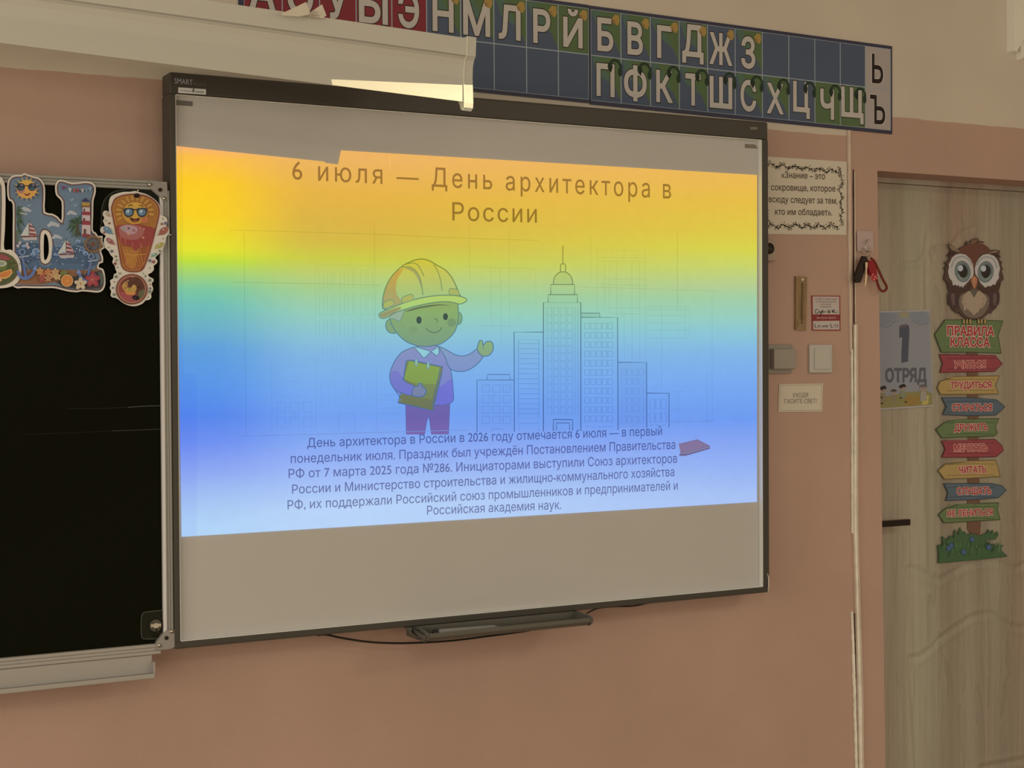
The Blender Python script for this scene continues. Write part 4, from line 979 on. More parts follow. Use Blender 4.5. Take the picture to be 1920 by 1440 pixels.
# anchors
def anchor(x, y, k, fl=1):
    a.stroke(ell(x, y, 22*k, 22*k, 14), 9*k, (112, 124, 138), closed=True); a.stroke([(x, y+20*k), (x+fl*30*k, y+200*k)], 22*k, (74, 92, 130)); a.stroke([(x-26*k, y+42*k), (x+58*k, y+30*k)], 12*k, (130, 136, 144))
    a.stroke(spline([(x-fl*38*k, y+150*k), (x-fl*10*k, y+200*k), (x+fl*34*k, y+212*k), (x+fl*80*k, y+180*k), (x+fl*108*k, y+130*k)], 5), 24*k, (82, 98, 138))
    a.poly([(x+fl*108*k, y+104*k), (x+fl*80*k, y+140*k), (x+fl*128*k, y+146*k)], (104, 116, 150))
    a.stroke(spline([(x-4*k, y+20*k), (x+4*k, y+70*k), (x+fl*40*k, y+120*k), (x+fl*54*k, y+160*k)], 4), 6*k, (120, 108, 100))
anchor(182, 778, 1.05, 1); anchor(762, 815, 1.0, -1)
# flowers, shells, orange slices
def flower(x, y, r_, c, cc_=(150, 110, 50)):
    for k in range(5):
        an = R(72*k-90); a.poly(ell(x+r_*.6*math.cos(an), y+r_*.6*math.sin(an), r_*.52, r_*.36, 10, 72*k-90), c)
    a.poly(ell(x, y, r_*.2, r_*.2, 8), cc_)
for x, y, c in ((350, 965, (168, 88, 54)), (400, 948, (172, 104, 60)), (440, 975, (176, 122, 76)), (350, 1005, (146, 64, 58)), (480, 985, (176, 140, 90)), (400, 1000, (164, 110, 72)), (330, 940, (176, 120, 66)), (460, 945, (170, 128, 82))): flower(x, y, 30, c)
a.poly([(500, 950), (530, 932), (565, 945), (545, 972), (510, 975)], (98, 104, 52))
flower(775, 1010, 62, (140, 50, 54), (150, 96, 54)); flower(770, 1012, 40, (154, 62, 62), (164, 120, 60)); flower(672, 1045, 50, (180, 154, 118), (166, 118, 48))
a.poly([(820, 945), (860, 965), (862, 1030), (838, 1070), (840, 1010)], (78, 84, 72))
a.poly(ell(558, 1020, 52, 52, 24), (182, 138, 84)); a.poly(ell(558, 1020, 43, 43, 22), (190, 104, 42))
for k in range(8): a.stroke([(558, 1020), (558+40*math.cos(R(45*k)), 1020+40*math.sin(R(45*k)))], 3, (198, 134, 70))
# sun in sunglasses
for k in range(16):
    an = R(22.5*k); c_ = (182, 142, 66) if k % 16 in (9, 10, 11, 12, 13) else (196, 150, 84)
    if k % 16 in (14, 15, 0, 7, 8): c_ = (146, 118, 108)
    a.poly([(218+62*math.cos(an-.16), 245+56*math.sin(an-.16)), (218+122*math.cos(an), 245+112*math.sin(an)), (218+62*math.cos(an+.16), 245+56*math.sin(an+.16))], c_)
a.poly(ell(218, 250, 84, 78, 24), (198, 144, 60)); a.poly(ell(214, 268, 78, 58, 20), (202, 138, 62)); a.poly(ell(172, 262, 30, 26, 12), (168, 106, 84))
for x in (168, 264): a.poly(ell(x, 232, 36, 33, 18, -8), (44, 46, 54)); a.poly(ell(x+2, 246, 26, 14, 12), (58, 78, 82)); a.poly(ell(x+8, 216, 14, 8, 10), (104, 96, 110))
a.stroke([(196, 222), (240, 220)], 7, (44, 40, 44)); a.poly(SM([(196, 284), (220, 292), (246, 280), (238, 300), (220, 306), (204, 300)], 3), (112, 56, 36))
a.obj('artwork', st1)

# exclamation mark
s6 = lambda x, y: (185+x/6.264, 350+y/6.264)
Eo = [(150, 110), (200, 85), (290, 62), (370, 60), (430, 50), (480, 66), (560, 88), (640, 135), (695, 190), (722, 260), (722, 320), (760, 345), (800, 370), (806, 420), (795, 465), (828, 490), (830, 545), (795, 590), (785, 640), (772, 700), (735, 760), (700, 800), (665, 835), (692, 870), (680, 905), (645, 930), (650, 970), (620, 1010), (580, 1030), (598, 1060), (640, 1080), (645, 1110), (622, 1140), (640, 1190), (632, 1230), (615, 1260), (620, 1300), (590, 1330), (550, 1335), (520, 1370), (450, 1400), (380, 1402), (300, 1375), (240, 1330), (200, 1305), (160, 1300), (140, 1270), (150, 1230), (130, 1190), (145, 1150), (135, 1100), (170, 1080), (180, 1030), (215, 1010), (200, 975), (190, 930), (160, 890), (175, 840), (140, 800), (120, 760), (80, 720), (65, 670), (65, 610), (85, 575), (30, 540), (20, 500), (40, 470), (75, 460), (50, 400), (70, 370), (48, 330), (60, 290), (95, 282), (122, 300), (118, 220), (128, 150)]
Eo = SM(Eo, 2)
st2 = card_sticker('exclamation_sticker', Eo, s6, [], 'exclamation mark sticker with a sun over pink ice cream in a waffle cone', 'sticker', Y=KY-.004)
a = Art(KY-.0042, W1, s6)
bo = SM([(160, 200), (190, 140), (270, 100), (370, 85), (450, 85), (560, 105), (650, 155), (700, 215), (718, 290), (700, 400), (650, 600), (600, 780), (550, 920), (520, 975), (470, 1002), (380, 1005), (310, 985), (265, 930), (240, 800), (200, 560), (160, 350), (145, 260)], 3)
a.poly(inset(bo, -10), (178, 146, 128)); a.poly(bo, (108, 52, 34)); a.poly(inset(bo, 16), (168, 104, 48)); bi = inset(bo, 26); a.poly(bi, (152, 92, 36))
for k in range(20):
    an = R(18*k+9)
    if 20 < (18*k+9) % 360 < 150: continue
    x, y = 425+190*math.cos(an), 300+165*math.sin(an)
    if y > 470: continue
    a.poly(ell(x, y, 40, 16, 8, math.degrees(an)), (178, 126, 50)); a.stroke([(x-34*math.cos(an), y-34*math.sin(an)+12), (x+36*math.cos(an), y+36*math.sin(an)+12)], 4, (120, 72, 34))
a.poly(ell(425, 312, 158, 140, 28), (128, 76, 34)); a.poly(ell(425, 310, 150, 132, 28), (184, 124, 46)); a.poly(ell(425, 280, 118, 90, 22), (192, 142, 52)); a.poly(ell(540, 390, 46, 36, 14, -30), (178, 96, 56))
# cone with pink ice cream
a.poly([(235, 590), (640, 590), (598, 760), (540, 920), (500, 972), (380, 978), (310, 955), (280, 880)], (140, 72, 34))
a.poly([(275, 700), (480, 720), (420, 960), (340, 955), (312, 900)], (158, 94, 36))
for k in range(6): a.stroke([(290+k*38, 740), (390+k*26, 965-k*8)], 6, (186, 124, 52)); a.stroke([(460-k*30, 790+k*4), (300+k*8, 930-k*20)], 6, (178, 112, 46))
a.stroke([(290, 785), (400, 806), (560, 792)], 7, (192, 128, 54)); a.stroke([(262, 650), (320, 900), (375, 968), (470, 965), (530, 900), (590, 680)], 8, (168, 96, 62))
ice = SM([(205, 470), (240, 455), (300, 448), (380, 442), (450, 440), (540, 460), (620, 480), (655, 500), (640, 600), (620, 680), (570, 690), (520, 705), (470, 720), (430, 760), (400, 720), (360, 700), (320, 690), (265, 655), (225, 590)], 3)
a.poly(ice, (140, 54, 46)); a.poly(SM([(240, 480), (300, 450), (400, 445), (480, 470), (530, 500), (510, 580), (420, 625), (300, 610), (245, 560)], 3), (152, 84, 74)); a.poly(SM([(250, 480), (320, 452), (400, 460), (450, 490), (440, 540), (380, 560), (300, 530)], 3), (164, 122, 122))
for x, y, r_, c in ((290, 498, 24, (134, 130, 112)), (350, 490, 14, (92, 64, 64)), (412, 515, 22, (150, 96, 84)), (480, 480, 12, (176, 110, 70)), (345, 555, 16, (184, 130, 92)), (520, 600, 15, (182, 116, 90)), (530, 500, 10, (184, 130, 110)), (500, 700, 12, (176, 104, 88)), (430, 760, 10, (172, 100, 92))): a.poly(ell(x, y, r_, r_*.9, 9), c)
for x, y in ((255, 610), (310, 640), (395, 690), (490, 690)): a.poly([(x-12, y-30), (x+12, y-30), (x+5, y+46), (x-6, y+46)], (158, 74, 62))
# sunglasses and smile
for x in (352, 506): a.poly(SM([(x-64, 262), (x, 250), (x+58, 262), (x+50, 330), (x+15, 358), (x-30, 355), (x-56, 320)], 3), (52, 54, 56)); a.poly(ell(x-2, 302, 42, 38, 16), (92, 118, 132)); a.poly(ell(x-10, 292, 18, 18, 10), (160, 164, 168)); a.poly(ell(x+14, 306, 12, 18, 9), (70, 92, 116))
a.stroke([(400, 272), (460, 270)], 14, (52, 54, 56)); a.stroke(spline([(345, 235), (370, 212), (398, 228)], 4), 9, (92, 54, 30)); a.stroke(spline([(468, 228), (498, 218), (520, 240)], 4), 9, (92, 54, 30))
a.poly(SM([(362, 362), (420, 380), (478, 368), (462, 405), (425, 418), (385, 405)], 3), (72, 34, 22)); a.poly(ell(425, 402, 26, 12, 10), (132, 62, 42))
a.poly(ell(445, 106, 36, 28, 14), (34, 12, 12))
# dot
a.poly(ell(385, 1205, 186, 180, 30), (112, 56, 40)); a.poly(ell(385, 1205, 168, 162, 28), (156, 104, 76)); a.poly(ell(385, 1205, 156, 150, 28), (132, 56, 46))
a.poly(SM([(260, 1150), (330, 1080), (450, 1060), (520, 1130), (540, 1220), (480, 1290), (420, 1250), (360, 1180)], 3), (84, 44, 32)); a.poly(SM([(250, 1240), (330, 1250), (420, 1290), (430, 1340), (340, 1340), (260, 1290)], 3), (148, 64, 62)); a.poly(SM([(460, 1250), (530, 1200), (530, 1270), (480, 1320)], 3), (92, 84, 54))
a.poly(SM([(270, 1170), (290, 1130), (320, 1112), (340, 1140), (330, 1180), (370, 1190), (410, 1150), (440, 1180), (430, 1230), (380, 1240), (320, 1240), (290, 1210)], 3), (170, 124, 58))
for x, y, r_, c in ((320, 1140, 14, (150, 84, 56)), (360, 1210, 22, (146, 122, 40)), (340, 1105, 8, (190, 160, 110)), (310, 1190, 10, (120, 76, 40)), (400, 1170, 10, (190, 150, 84)), (395, 1060, 8, (186, 130, 90)), (470, 1180, 14, (62, 30, 24))): a.poly(ell(x, y, r_, r_, 10), c)
a.poly([(300, 1235), (440, 1240), (410, 1275), (330, 1270)], (190, 116, 54)); a.poly(ell(432, 1305, 44, 28, 16, 10), (28, 16, 20)); a.poly(ell(425, 1305, 12, 9, 8), (60, 40, 62))
# drops and confetti on the white border
for x, y, rx, ry, ro, c in ((100, 510, 58, 34, 38, (86, 112, 122)), (130, 640, 52, 26, 38, (140, 74, 70)), (760, 520, 62, 38, -36, (146, 78, 62)), (712, 690, 52, 28, -28, (156, 140, 66)), (650, 800, 36, 20, -22, (110, 138, 112)), (100, 325, 34, 16, 50, (160, 124, 90))):
    a.poly(ell(x, y, rx, ry, 14, ro), c); s_ = -1 if x > 400 else 1
    a.poly([(x+s_*10, y-10), (x+s_*rx*1.35, y+rx*.95), (x-s_*6, y+ry*.9)], c); a.poly(ell(x-8, y-ry*.4, 10, 8, 7), (170, 166, 156))
for k, (x, y) in enumerate(((80, 400), (122, 432), (150, 760), (112, 715), (198, 820), (190, 905), (220, 950), (245, 1020), (200, 1058), (178, 1120), (162, 1190), (176, 1268), (750, 380), (735, 440), (780, 430), (752, 612), (712, 755), (640, 885), (595, 955), (545, 1052), (595, 1100), (600, 1150), (600, 1195), (598, 1235), (578, 1300), (60, 540), (595, 870), (520, 1020), (205, 865))):
    r_ = 12+7*((k*7) % 3); a.poly(star(x, y, r_, 5, .5, k*17), ((96, 100, 78), (120, 60, 54), (92, 84, 98), (104, 112, 84))[k % 4])
a.obj('artwork', st2)
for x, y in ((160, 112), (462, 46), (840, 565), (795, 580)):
    p = U(*s6(x, y), KY-.007); bm = bmesh.new(); bmesh.ops.create_uvsphere(bm, u_segments=8, v_segments=6, radius=.0016, matrix=Matrix.Translation(p)); bm_obj('tape_glint', bm, mat('painted_tape_glint', alb((230, 215, 150)), .2), st2)  # glints on the tape built as pale beads

# neighbour letter cut by the left edge of the photograph
st3o = [(-80, 335), (-60, 325), (-20, 326), (0, 331), (6, 338), (9.5, 350), (10.3, 380), (9.2, 430), (7.8, 466), (20, 468), (30, 476), (37, 488), (40, 503), (38.5, 518), (33, 529), (24, 536), (8, 540), (-20, 541), (-80, 541)]
tfi = lambda x, y: (x, y)
st3 = card_sticker('letter_sticker', SM(st3o, 3), tfi, [], 'sticker letter with fruit in its round foot, cut by the left edge of the photo', 'sticker', Y=KY-.003)
a = Art(KY-.0032, W1, tfi)
a.poly([(-78, 340), (-20, 335), (-2, 338), (3, 350), (3.5, 380), (2.5, 430), (1, 470), (-78, 470)], (98, 78, 62)); a.poly([(-78, 345), (-20, 340), (-2, 344), (0.5, 352), (1, 380), (-1, 470), (-78, 470)], (88, 112, 118))
a.poly(ell(-2, 504, 37, 32, 30), (88, 78, 50)); a.poly(ell(-2, 504, 33.5, 29, 28), (70, 76, 42))
for k in range(16): a.stroke([(22+random.uniform(-4, 6), 490+k*1.6), (29+random.uniform(-4, 2), 488+k*1.6)], 1.3, random.choice([(96, 98, 52), (52, 58, 30), (112, 92, 50)]))
a.poly(SM([(-8, 478), (4, 477), (14, 481), (20, 486), (12, 488), (2, 486), (-8, 484)], 3), (140, 62, 62)); a.poly(ell(2, 500, 11, 8, 14), (94, 100, 44)); a.poly(ell(2, 494, 11, 6, 14), (166, 158, 130)); a.poly(ell(2, 494, 7, 3.5, 12), (130, 132, 96))
a.poly([(-8, 515), (8, 508), (22, 504), (23, 512), (18, 519), (10, 523), (0, 522)], (196, 140, 70)); a.poly([(-4, 515), (8, 510), (20, 506.5), (20, 512), (16, 517), (9, 520), (1, 520)], (188, 104, 46)); a.poly(ell(-2, 524, 6, 5, 10), (190, 136, 92))
a.obj('artwork', st3)

# ------------------------------------------------------------------ papers and fittings on the front wall
def paper(name, pts, lab, cat, Y=-.0025, th=.0015, m=None): return tag(sheet(name, pts, Y, th, m or PAPER), lab, cat)
q1 = paper('quote_sheet', [(1424, 292.5), (1588, 303.2), (1587, 440.6), (1424, 438.6)], 'white sheet with a four-line quote and black vine border, right of the whiteboard', 'sheet')
a = Art(-.0027, W1)
tc_ = (70, 50, 38)
for body, p0, p1 in (('«Знание – это', (1465, 333.2), (1547, 336.3)), ('сокровище, которое', (1445.5, 356.5), (1566.5, 359.5)), ('всюду следует за тем,', (1441.5, 379), (1570, 382.3)), ('кто им обладает».', (1453, 402.5), (1560, 404))): a.text(body, p0, p1, 12.0, tc_, bold=.012)
rnd = random.Random(5)
def vine(pts):
    P_ = spline(pts, 3); a.stroke(P_, 1.2, (74, 54, 40))
    for i, (x, y) in enumerate(P_):
        for k in range(3):
            an = rnd.uniform(0, 6.28); d = rnd.uniform(2, 5.5); X, Y_ = x+d*math.cos(an), y+d*math.sin(an)
            a.stroke([(x, y), (X, Y_)], .6, (96, 78, 58), lift=False); a.poly(ell(X, Y_, 1.5, .8, 5, rnd.uniform(0, 180)), rnd.choice([(84, 74, 52), (66, 50, 38), (104, 96, 60)]), lift=False)
vine([(1428+k*7.6, 307+k*.75+(4 if k % 3 == 1 else -2 if k % 3 == 2 else 1)) for k in range(20)])
vine([(1575, 315), (1577, 330), (1580, 345), (1574, 356), (1578, 370), (1576, 382), (1579, 395), (1576, 408), (1578, 420)])
vine([(1430+k*7.4, 424+(3 if k % 3 == 1 else -3 if k % 3 == 2 else 0)) for k in range(20)])
vine([(1438, 330), (1437, 350), (1436, 375), (1438, 395), (1440, 415)])
a.obj('print', q1)

q2 = paper('fire_notice', [(1521.5, 554), (1575.5, 554.4), (1576, 620.2), (1522.8, 620)], 'small red-framed fire safety notice with a handwritten signature, above the light switch', 'notice', m=mat('red_frame_card', alb((120, 50, 40)), .5))
a = Art(-.0027, W1); PB = (168, 146, 124)
a.poly([(1524, 556), (1573.3, 556.4), (1573.6, 589.6), (1524.3, 589.4)], PB); a.poly([(1524.5, 602), (1573.8, 601.4), (1574, 617.8), (1525, 617.7)], PB); a.poly([(1522.5, 589.5), (1575.5, 589.6), (1575.6, 601.4), (1522.7, 602)], (124, 42, 36))
for body, p0, p1, cp in (('ОТВЕТСТВЕННЫЙ', (1528, 562.6), (1569, 562.9), 3.5), ('ЗА ПРОТИВОПОЖАРНОЕ', (1529, 567.3), (1568, 567.5), 2.7), ('СОСТОЯНИЕ', (1538.5, 571.8), (1558, 572), 2.4), ('ПОМЕЩЕНИЯ', (1538, 576.3), (1559, 576.4), 2.4)): a.text(body, p0, p1, cp, (108, 66, 56), bold=.01)
a.stroke(spline([(1534, 580.5), (1530, 580), (1528.5, 584), (1530, 588), (1534, 586), (1536, 583), (1537, 587), (1540, 583), (1539, 589), (1537, 592.5), (1541, 586), (1543, 581), (1543, 586), (1547, 584), (1549, 585.5)], 3), 1.1, (26, 22, 22))
a.stroke(spline([(1552, 580.5), (1553, 586), (1556, 582), (1554, 583.5), (1557, 586), (1552, 586.5)], 3), 1.1, (26, 22, 22)); a.stroke(spline([(1560, 580), (1561, 586), (1565, 581), (1561, 583.5), (1565, 586), (1570, 585)], 3), 1.1, (26, 22, 22))
a.text('ПРИ ПОЖАРЕ ЗВОНИТЬ', (1531, 597.8), (1568, 597.5), 3.2, (184, 140, 124), bold=.01)
for x in (1528, 1558): a.stroke(spline([(x, 607), (x-.6, 610), (x+1, 613.5), (x+3, 614.6)], 3), 1.5, (70, 62, 58))
a.text('01 или', (1533, 614), (1552.5, 613.6), 5.2, (92, 62, 56), bold=.02); a.text('112', (1563, 613.6), (1571.5, 613.3), 5.8, (82, 58, 54), bold=.02)
a.obj('print', q2)
q3 = paper('lights_off_sign', [(1461, 720), (1543.4, 719), (1541.6, 771.6), (1459, 772.8)], 'white paper with a two-line reminder in capitals, below the light switches', 'sign')
a = Art(-.0027, W1); a.stroke([(1463, 722.5), (1541, 721.5), (1539.5, 769), (1461.3, 770.2)], .8, (128, 108, 90), closed=True)
a.text('УХОДЯ', (1486, 745.2), (1515, 744.6), 8.2, (92, 72, 64)); a.text('ГАСИТЕ СВЕТ!', (1471, 756.4), (1531.5, 755.6), 8.2, (92, 72, 64)); a.obj('print', q3)

# thermometer
wood_b = mat('old_varnished_wood', alb((118, 88, 54)), .5, var=.25, vscale=8, stretch=(30, 1, 2))
th = empty('thermometer', U(1502, 560, 0), 'old wooden wall thermometer hanging left of the red-framed notice', 'thermometer')
sheet('wooden_plate', [(1492.5, 518), (1513.2, 519), (1511.5, 619.5), (1492.3, 618)], -.008, .007, wood_b, th)
p0, p1 = U(1505, 530, -.010), U(1504, 605, -.010); tube('glass_tube', [p1, p0], .0016, mat('dull_glass', (.22, .15, .09), .15), th)
bm = bmesh.new(); bmesh.ops.create_uvsphere(bm, u_segments=10, v_segments=8, radius=.0035, matrix=Matrix.Translation(p1)); bm_obj('bulb', bm, mat('dull_glass', (.22, .15, .09), .15), th, True)
a = Art(-.0082, W1)
for k in range(24): y = 533+k*3; a.stroke([(1499.5-(2 if k % 5 == 0 else 0), y), (1503, y+.1)], .5, (78, 52, 34)); a.stroke([(1506.5, y), (1509.5+(1.5 if k % 5 == 0 else 0), y+.1)], .5, (78, 52, 34))
a.poly([(1496, 600), (1509, 600.5), (1508.5, 612), (1496, 611.5)], (130, 98, 64)); a.obj('scale', th)
p = U(1504.5, 524.3, -.011); bm = bmesh.new(); bmesh.ops.create_uvsphere(bm, u_segments=10, v_segments=8, radius=.0036, matrix=Matrix.Translation(p)); bm_obj('nail', bm, mat('nail_head', alb((205, 182, 148)), .3), th, True)

# switches
def switch(name, x0, y0, x1, y1, lab, mt, key, cat):
    a0, a1 = U(x0, y0, -.012), U(x1, y1, -.012); e0 = empty(name, ((a0.x+a1.x)/2, 0, (a0.z+a1.z)/2), lab, cat)
    X0, X1, Z0, Z1 = a0.x, a1.x, a1.z, a0.z
    box('mounting_plate', (X0, -.010, Z0), (X1, 0, Z1), mt, e0, .004, 3)
    if key: box('rocker', (X0+.0135, -.0145, Z0+.010), (X1-.011, -.009, Z1-.010), mt, e0, .002, 2)
    else:
        box('cover', (X0+.004, -.030, Z0+.012), (X1-.004, -.009, Z1-.012), mt, e0, .004, 3)
        for x, z in ((X1-.010, Z1-.006), (X1-.010, Z0+.006)): tube('screw', [(x, -.0115, z), (x, -.009, z)], .0022, METAL, e0, 8)
    return e0
switch('light_switch', 1520, 646, 1562.5, 699, 'ivory light switch with a square rocker under the red-framed notice', SWITCH, True, 'switch')
switch('junction_box', 1441.5, 646, 1487.5, 700, 'dull beige junction box beside the right edge of the whiteboard', SWITCH2, False, 'junction box')
# beige socket with dark knob peeping out behind the board
e0 = empty('wall_socket', U(1440, 468, -.02), 'beige wall box with a dark knob half hidden behind the whiteboard edge', 'wall box')
p0, p1 = U(1418, 448, -.02), U(1455, 490, -.02); box('socket_body', (p0.x, -.022, p1.z), (p1.x, 0, p0.z), mat('wall_toned_plastic', alb((138, 112, 88)), .5), e0, .006, 3)
p = U(1441, 466, -.034); tube('knob', [(p.x, -.040, p.z), (p.x, -.020, p.z)], .0150, mat('dark_brown_plastic', (.03, .02, .012), .4), e0, 18)
# white unit at the top right corner
e0 = empty('wall_unit', U(1915, 40, -.03), 'white wall-mounted unit cut by the top right corner of the photo', 'wall unit')
prism('unit_body', [U(1901.5, -60, -.03), U(1902, 94, -.03), U(1906, 97, -.03), U(1922, 72, -.03), U(1990, 20, -.03), U(1990, -60, -.03)], (0, .03, 0), mat('white_metal_unit', alb((196, 186, 176)), .4), e0)
prism('unit_tab', [U(1913.5, 84, -.02), U(1915.5, 111, -.02), U(1923, 104, -.02), U(1990, 60, -.02), U(1990, 20, -.02), U(1921, 75, -.02)], (0, .02, 0), mat('white_metal_unit', (.8, .8, .8)), e0)
# tiny nail in the bare wall and paint chips
p = U(1345, 1249, 0)

# keys on a clear hook
hk = empty('adhesive_hook', U(1622, 450, 0), 'clear adhesive hook on the wall strip left of the door', 'hook')
CLR = mat('milky_clear_plastic', alb((148, 120, 102)), .25)
sheet('hook_pad', [(1607, 433), (1637, 434), (1638, 471), (1608, 471)], -.0062, .0018, CLR, hk)
HKY = -.016
g_ = lambda x, y, Y=HKY: tuple(U(x, y, Y))
bm = bmesh.new(); add_tube(bm, spline([g_(1627, 449, -.006), g_(1626, 452, -.014), g_(1623, 455, -.018), g_(1622.5, 462, -.020), g_(1623, 468, -.020)], 4), .0016, 8); bm_obj('hook_wire', bm, METAL, hk, True)
ks = empty('key_bunch', U(1626, 470, HKY), 'bunch of keys with black and red fobs hanging from the clear hook', 'keys')
bm = bmesh.new()
def ring(cx, cy, r_, wr, Y=HKY, tilt=0):
    c = U(cx, cy, Y); rr = r_/700
    add_tube(bm, [(c.x+rr*math.cos(t), c.y+rr*.5*math.sin(t+tilt), c.z+rr*math.sin(t)) for t in [math.tau*i/20 for i in range(21)]], wr, 6, cap=False)
ring(1622, 470, 5, .0010); ring(1627, 476, 5.5, .0011, HKY-.004, 1); ring(1630, 468, 4, .0009, HKY-.002, 2)
bm_obj('key_ring', bm, METAL, ks, True)
RED_ = mat('red_silicone', (.30, .008, .022), .35); STRAP = mat('dark_red_strap', (.16, .014, .012), .45)
def solid(name, pts, Y, th_, m, bev=.0015, par=None):
    bm = bmesh.new(); add_prism(bm, [U(x, y, Y) for x, y in pts], (0, th_, 0))
    bmesh.ops.bevel(bm, geom=[e_ for e_ in bm.edges if e_.is_boundary is False and len(e_.link_faces) == 2 and e_.calc_face_angle(0) > .6], offset=bev, segments=2, affect='EDGES'); return bm_obj(name, bm, m, par or ks)
solid('black_fob', [(1619, 480), (1625, 481), (1627.5, 487), (1622, 504), (1616, 524), (1613.5, 530), (1605, 530), (1603, 523), (1608, 507), (1614, 492)], HKY-.014, .010, mat('black_leather', (.016, .008, .007), .5))
solid('key', [(1622.5, 492), (1627, 492), (1626.5, 502), (1625.6, 504), (1625.5, 513), (1626.5, 516), (1625, 530), (1623.6, 536), (1621.3, 535), (1621.5, 520), (1623, 513), (1623, 504)], HKY-.021, .002, mat('bright_nickel', (.9, .75, .6), .18, metal=1), .0003)
solid('red_fob', [(1629, 488), (1636, 489), (1641, 496), (1644, 507), (1645, 514), (1642, 518), (1634, 515), (1630, 506), (1627, 496)], HKY-.012, .014, RED_, .003)
bm = bmesh.new()
for x, y, r_ in ((1636, 515, .0035), (1640, 519, .004), (1634, 520, .003), (1643, 522, .0035), (1638, 524, .0038), (1643, 516, .0026)): bmesh.ops.create_uvsphere(bm, u_segments=9, v_segments=7, radius=r_*1.3, matrix=Matrix.Translation(U(x, y, HKY-.010)))
bm_obj('glitter_charm', bm, mat('pink_glitter', (.75, .16, .2), .12, metal=.5), ks, True)
P_ = spline([(1633, 484), (1640, 490), (1647, 504), (1655, 522), (1662, 535), (1663, 541), (1658, 546), (1652, 544), (1648, 537), (1645, 527), (1643, 515)], 5)
bm = bmesh.new(); prev = None; hw = .0042
V_ = []
for x, y in P_:
    p = U(x, y, HKY-.012); V_.append(((p.x, p.y, p.z)))
for i, p in enumerate(V_):
    a0 = Vector(V_[max(0, i-1)]); b0 = Vector(V_[min(len(V_)-1, i+1)]); t = (b0-a0).normalized(); nn = Vector((-t.z, 0, t.x))*.0033
    ringv = [bm.verts.new(Vector(p)+nn), bm.verts.new(Vector(p)+nn+Vector((0, .003, 0))), bm.verts.new(Vector(p)-nn+Vector((0, .003, 0))), bm.verts.new(Vector(p)-nn)]
    if prev:
        for k in range(4): bm.faces.new((prev[k], prev[(k+1) % 4], ringv[(k+1) % 4], ringv[k]))
    prev = ringv
bm_obj('loop_strap', bm, STRAP, ks)

# ------------------------------------------------------------------ things on the door
DP = DY-.0022
q4 = tag(sheet('squad_poster', [(1630, 583.8), (1743.5, 580.7), (1750.4, 762), (1630, 770)], DP-.002, .0025, mat('poster_film', alb((128, 112, 98), W2), .35)), 'pale poster with a large number one, clouds and children, taped on the door', 'poster')
z7 = lambda x, y: (1640+x/7.2, 580+y/7.2)
a = Art(DP-.0022, W2, z7)
a.poly([(-70, 45), (738, 25), (788, 1290), (-70, 1345)], (114, 105, 97))
for x, y, rx, ry in ((110, 130, 110, 90), (40, 190, 90, 50), (230, 110, 70, 60), (620, 110, 110, 80), (690, 140, 60, 60), (540, 90, 60, 50)): a.poly(ell(x, y, rx, ry, 16), (106, 100, 94))
a.stroke(spline([(60, 215), (130, 240), (200, 225), (250, 175), (320, 160)], 4), 10, (90, 88, 84)); a.stroke(spline([(500, 150), (550, 175), (620, 210), (720, 190)], 4), 10, (90, 88, 84)); a.poly(ell(400, 70, 70, 50, 16), (126, 108, 78))
a.poly([(335, 222), (375, 205), (430, 200), (462, 225), (468, 300), (455, 560), (450, 705), (360, 725), (362, 560), (372, 378), (330, 380)], (64, 60, 62)); a.poly([(335, 222), (375, 205), (430, 200), (455, 218), (400, 240), (338, 250)], (84, 66, 66))
a.text('ОТРЯД', (140, 978), (702, 972), 175, (74, 66, 66), bold=.045)
a.poly([(-70, 1180), (200, 1170), (400, 1120), (700, 1100), (782, 1140), (787, 1290), (-70, 1345)], (114, 98, 52)); a.poly([(380, 1165), (610, 1160), (600, 1290), (400, 1300)], (124, 92, 38)); a.poly([(640, 1180), (730, 1160), (720, 1280), (640, 1290)], (150, 126, 60))
for x, y, r_, hc in ((105, 1090, 48, (42, 32, 26)), (256, 1120, 40, (64, 44, 34)), (375, 1060, 44, (44, 28, 24)), (655, 1065, 52, (86, 72, 64))):
    a.poly(ell(x, y, r_, r_*.95, 14), (128, 102, 82)); a.poly(ell(x, y-r_*.25, r_*1.08, r_*.8, 12, 0, 180, 360), hc)
    a.poly([(x-r_*.7, y+r_*.9), (x+r_*.7, y+r_*.9), (x+r_*.9, y+r_*3.2), (x-r_*.9, y+r_*3.3)], random.choice([(128, 110, 88), (112, 92, 62), (104, 100, 70)])); a.poly(ell(x-12, y+5, 5, 6, 6), (40, 30, 26)); a.poly(ell(x+16, y+5, 5, 6, 6), (40, 30, 26))
for x, y in ((85, 1070), (130, 1050), (350, 1045), (392, 1025)): a.poly(ell(x, y, 26, 18, 8, 30), (38, 28, 24))
for x, y in ((90, 1190), (350, 1195), (418, 1250), (95, 1270)): a.poly(ell(x, y, 16, 12, 8), (50, 40, 26))
a.obj('print', q4)

